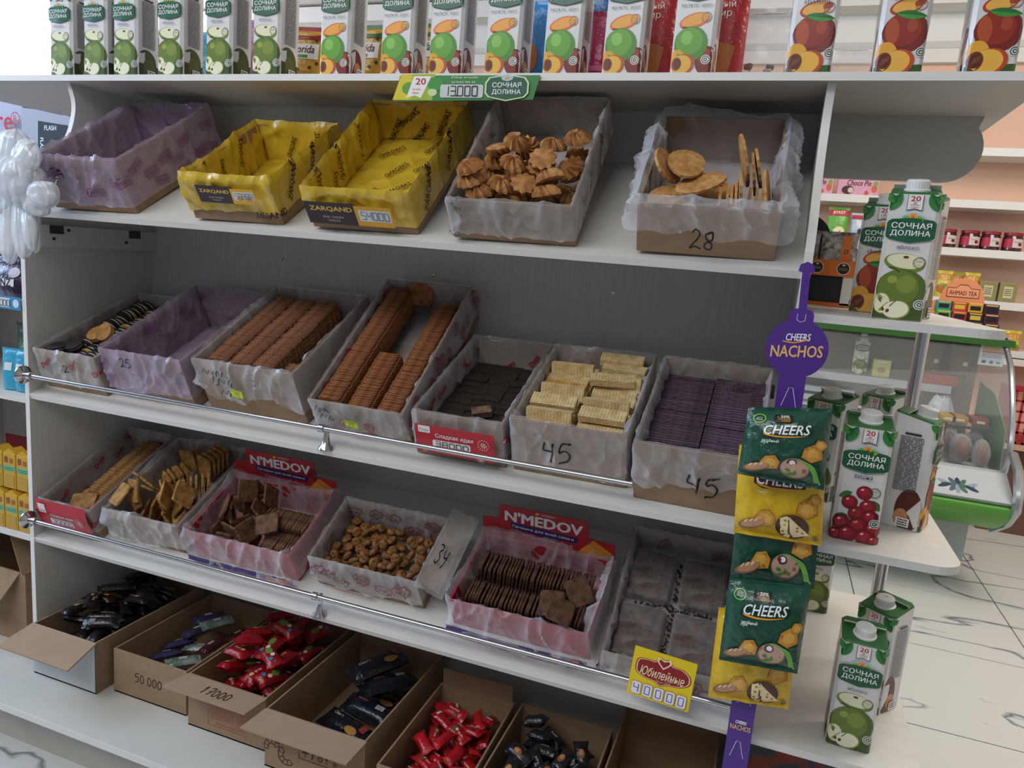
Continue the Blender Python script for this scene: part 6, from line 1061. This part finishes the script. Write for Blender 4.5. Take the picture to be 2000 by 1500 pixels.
for i, (x, c, lb_) in enumerate(((-.040, 'c9a52c', 'yellow upright packet beside the left side panel'), (-.078, '2f9ac0', 'blue upright packet left of the yellow packet'), (-.118, '3aa5c8', 'light blue upright packet at the left picture edge'))): standbag('snack_packet', lb_, x, .045, .052, .105, foil('pk_%s' % c, c), lambda p: p.rect(0, .06, .02, .02, 'd9e2e6') if i else p.rect(0, .05, .01, .05, 'b08f20'), .2*i-.2, -.448, 'packet', t=.028)
standbag('snack_bag', 'dark patterned bag under the blue packets at left', -.125, .24, .19, .15, foil('patterned_bag', '2d3a44', '9a8a90'), lambda p: (p.ell(.02, .11, .03, .03, '8a4a50'), p.ell(.05, .14, .02, .02, '3f6a48'), p.ell(.05, .07, .025, .02, '8a8a94')), z=-.672)
m = MB(); rt = mat('red_plastic_tray', 'a01f34', .4)
m.box((-.50, .10, -.804), (-.03, .30, -.795), rt); m.box((-.50, .10, -.795), (-.03, .106, -.705), rt); m.box((-.50, .294, -.795), (-.03, .30, -.675), rt); m.box((-.036, .106, -.795), (-.03, .294, -.69), rt); tag(m.build('plastic_tray'), 'red plastic tray behind the yellow drink boxes at left', 'tray')
ym = mat('yellow_drink_box', 'c79a26', .4)
k = MB(); k.bevbox((-.022, -.018, 0), (.022, .018, .092), .002, ym); k.prism([(-.022, .092), (.022, .092), (.0, .104)], -.016, .016, ym, ax='y'); dbm = k.mesh('drink_box')
pr = Print(.4); pr.rect(0, .052, .038, .016, '6fae86').rect(0, .054, .034, .002, '2f5a3c').rect(0, .049, .034, .002, '2f5a3c').rect(-.010, .075, .012, .016, '8a4a2c').rect(.008, .073, .012, .012, 'a5562c').rect(0, .02, .034, .03, 'b58f2c'); q = MB(); pr.to(q, lambda u, v, o_: Vector((u, -.018-o_, v)), .0005, .0002); dpm = q.mesh('drink_print')
n_ = 0
for L in range(2):
    for i in range(3):
        E = tag(put('drink_box', dbm, None, T3(-.042-i*.047-.010*L, .026+.006*L, -.804+L*.106)), '%s yellow drink box, %s from the left side panel' % (['lower', 'upper'][L], ORD[i]), 'drink box', 'yellow drink boxes at left'); put('box_print', dpm, E)
ob_ = tag(empty('cardboard_box', T3(-.275, .05, ZP+.001)), 'open dark cardboard box beneath the yellow drink boxes at left', 'box')
m = MB(); m.box((-.16, 0, .003), (.17, .004, .20), card); m.box((-.16, .28, .003), (.17, .284, .20), card); m.box((-.16, .004, .003), (-.156, .28, .20), card); m.box((.166, .004, .003), (.17, .28, .20), card); m.box((-.16, 0, 0), (.17, .284, .003), card); m.build('carton_body', ob_)
for nm, M in (('front_flap', T3(0, 0, .20) @ RX_(.95)), ('side_flap', T3(.17, .14, .20) @ RZ_(pi/2) @ RX_(-2.2))): m = MB(); m.prism([(-.15, 0), (.15, 0), (.13, -.11), (-.13, -.11)], -.003, 0, card, M); m.build(nm, ob_)
# drinks cooler seen past the curved panel
YC = .95; ck = tag(empty('drinks_cooler', T3(-1.1, YC, ZF)), 'white drinks cooler with black Flash door and red lettering behind the left panel', 'cooler'); ic = ck.matrix_world.inverted()
def kp(m, n): o = m.build(n, ck); o.matrix_local = ic; return o
x0, x1 = PY(-60, 240, YC).x, PY(158, 240, YC).x; xm = PY(42, 240, YC).x
m = MB(); m.box((x0-.3, YC+.02, ZF), (x1+.35, YC+.6, PY(60, 146, YC).z), mat('cooler_white', '9a98a4', .5)); kp(m, 'cooler_body')
m = MB(); m.box((xm, YC, ZF+.1), (x1+.3, YC+.02, PY(60, 146, YC).z), ink('8f8c92', .5)); kp(m, 'door_frame')
pr = Print(.7); P_ = lambda px, py: (lambda p: (p.x, p.z))(PY(px, py, YC)); pr.poly([P_(45, 180), P_(110, 192), P_(150, 203), P_(150, 232), P_(108, 218), P_(45, 210)], '16161a').poly([P_(66, 186), P_(108, 194), P_(108, 215), P_(66, 208)], '5a1a28')
for px, py in ((75, 196), (88, 201), (100, 206)): pr.ell(*P_(px, py), .014, .014, '8a2438')
pr.poly([P_(75, 236), P_(150, 248), P_(150, 320), P_(75, 310)], '14161c').text('FLASH', *P_(99, 250), 'd5dae0', w=.062, h=.018, bold=.03).text('FLASH', *P_(83, 285), 'd5dae0', w=.062, h=.018, bold=.03, rot=-pi/2).text('O', *P_(122, 206), 'b52a30', w=.05, bold=.03).text('re', *P_(10, 242), 'b52a30', w=.09, bold=.02).ring(*P_(31, 232), .022, .026, 'b52a30').text('R', *P_(31, 232), 'b52a30', w=.02)
q = MB(); pr.to(q, lambda u, v, o_: Vector((u, YC-.001-o_, v)), .0008, .0004); kp(q, 'cooler_print')
# bunch of white carrier bags hanging at the left
wf_ = film('white_carrier_film', 'e6eaf0', .50, .2, .5, .3); bb = PY(40, 360, -.10); BBm = tag(empty('carrier_bag_bunch', T3(bb.x, -.10, bb.z)), 'bunch of white plastic carrier bags hanging at the left edge of the shelf', 'bags')
def lobe(name, px, py, rx_, rz_, ry_, rot, seed, dy=0):
    c = PY(px, py, -.10+dy)-Vector((bb.x, -.10, bb.z)); r = random.Random(seed); n1, n2 = r.randint(7, 11), r.randint(13, 19); k = MB()
    def fn(a, b_):
        th = a*2*pi; ph = b_*pi; kz = cos(ph); rr_ = sin(ph)**.8; pl = 1+(.10*abs(sin(n1*th/2+seed))+.05*abs(sin(n2*th/2+seed*2)))*(.3+.7*abs(kz))-.08
        w = 1+.12*noise.noise(Vector((cos(th)*1.5, sin(th)*1.5, kz*1.5+seed*4)))
        return Vector((rr_*cos(th)*rx_*pl*w, rr_*sin(th)*ry_*pl*w, kz*rz_*w))
    k.grid(fn, 72, 28, wf_, True); k.build(name, BBm, 80, T3(*c) @ RY_(rot))
for i, (px, py, a, b_, c_, r_) in enumerate(((25, 300, .042, .050, .03, .2), (52, 305, .036, .034, .02, .7), (30, 350, .045, .045, .035, 0), (62, 352, .028, .030, .025, .4), (50, 375, .032, .034, .03, 0), (85, 380, .038, .026, .025, -.2), (10, 365, .035, .06, .03, 0), (72, 400, .036, .022, .02, .2))): lobe('bag_lobe', px, py, a, b_, c_, r_, i, -.01*(i % 3))
for i, (px, py, a, b_, r_) in enumerate(((18, 450, .028, .07, .05), (45, 445, .028, .062, -.05), (62, 445, .020, .05, -.1))): lobe('bag_tail', px, py, a, b_, .018, r_, i+20)
# patterned sack under the end shelves
m = MB(); m.grid(lambda a, b_: Vector((1.73+.24*a, .02+.03*sin(a*pi)*-1-.02*sin(b_*pi), ZF+.33*b_)), 10, 10, mat('patterned_sack_cloth', '1f3a50', .5, col2='8a2c24', vscale=14, vlo=.45, vhi=.55)); m.box((1.73, .03, ZF), (1.97, .40, ZF+.33), mat('patterned_sack_cloth', '1f3a50')); tag(m.build('patterned_sack'), 'dark blue and red patterned sack under the lowest end shelf', 'sack')
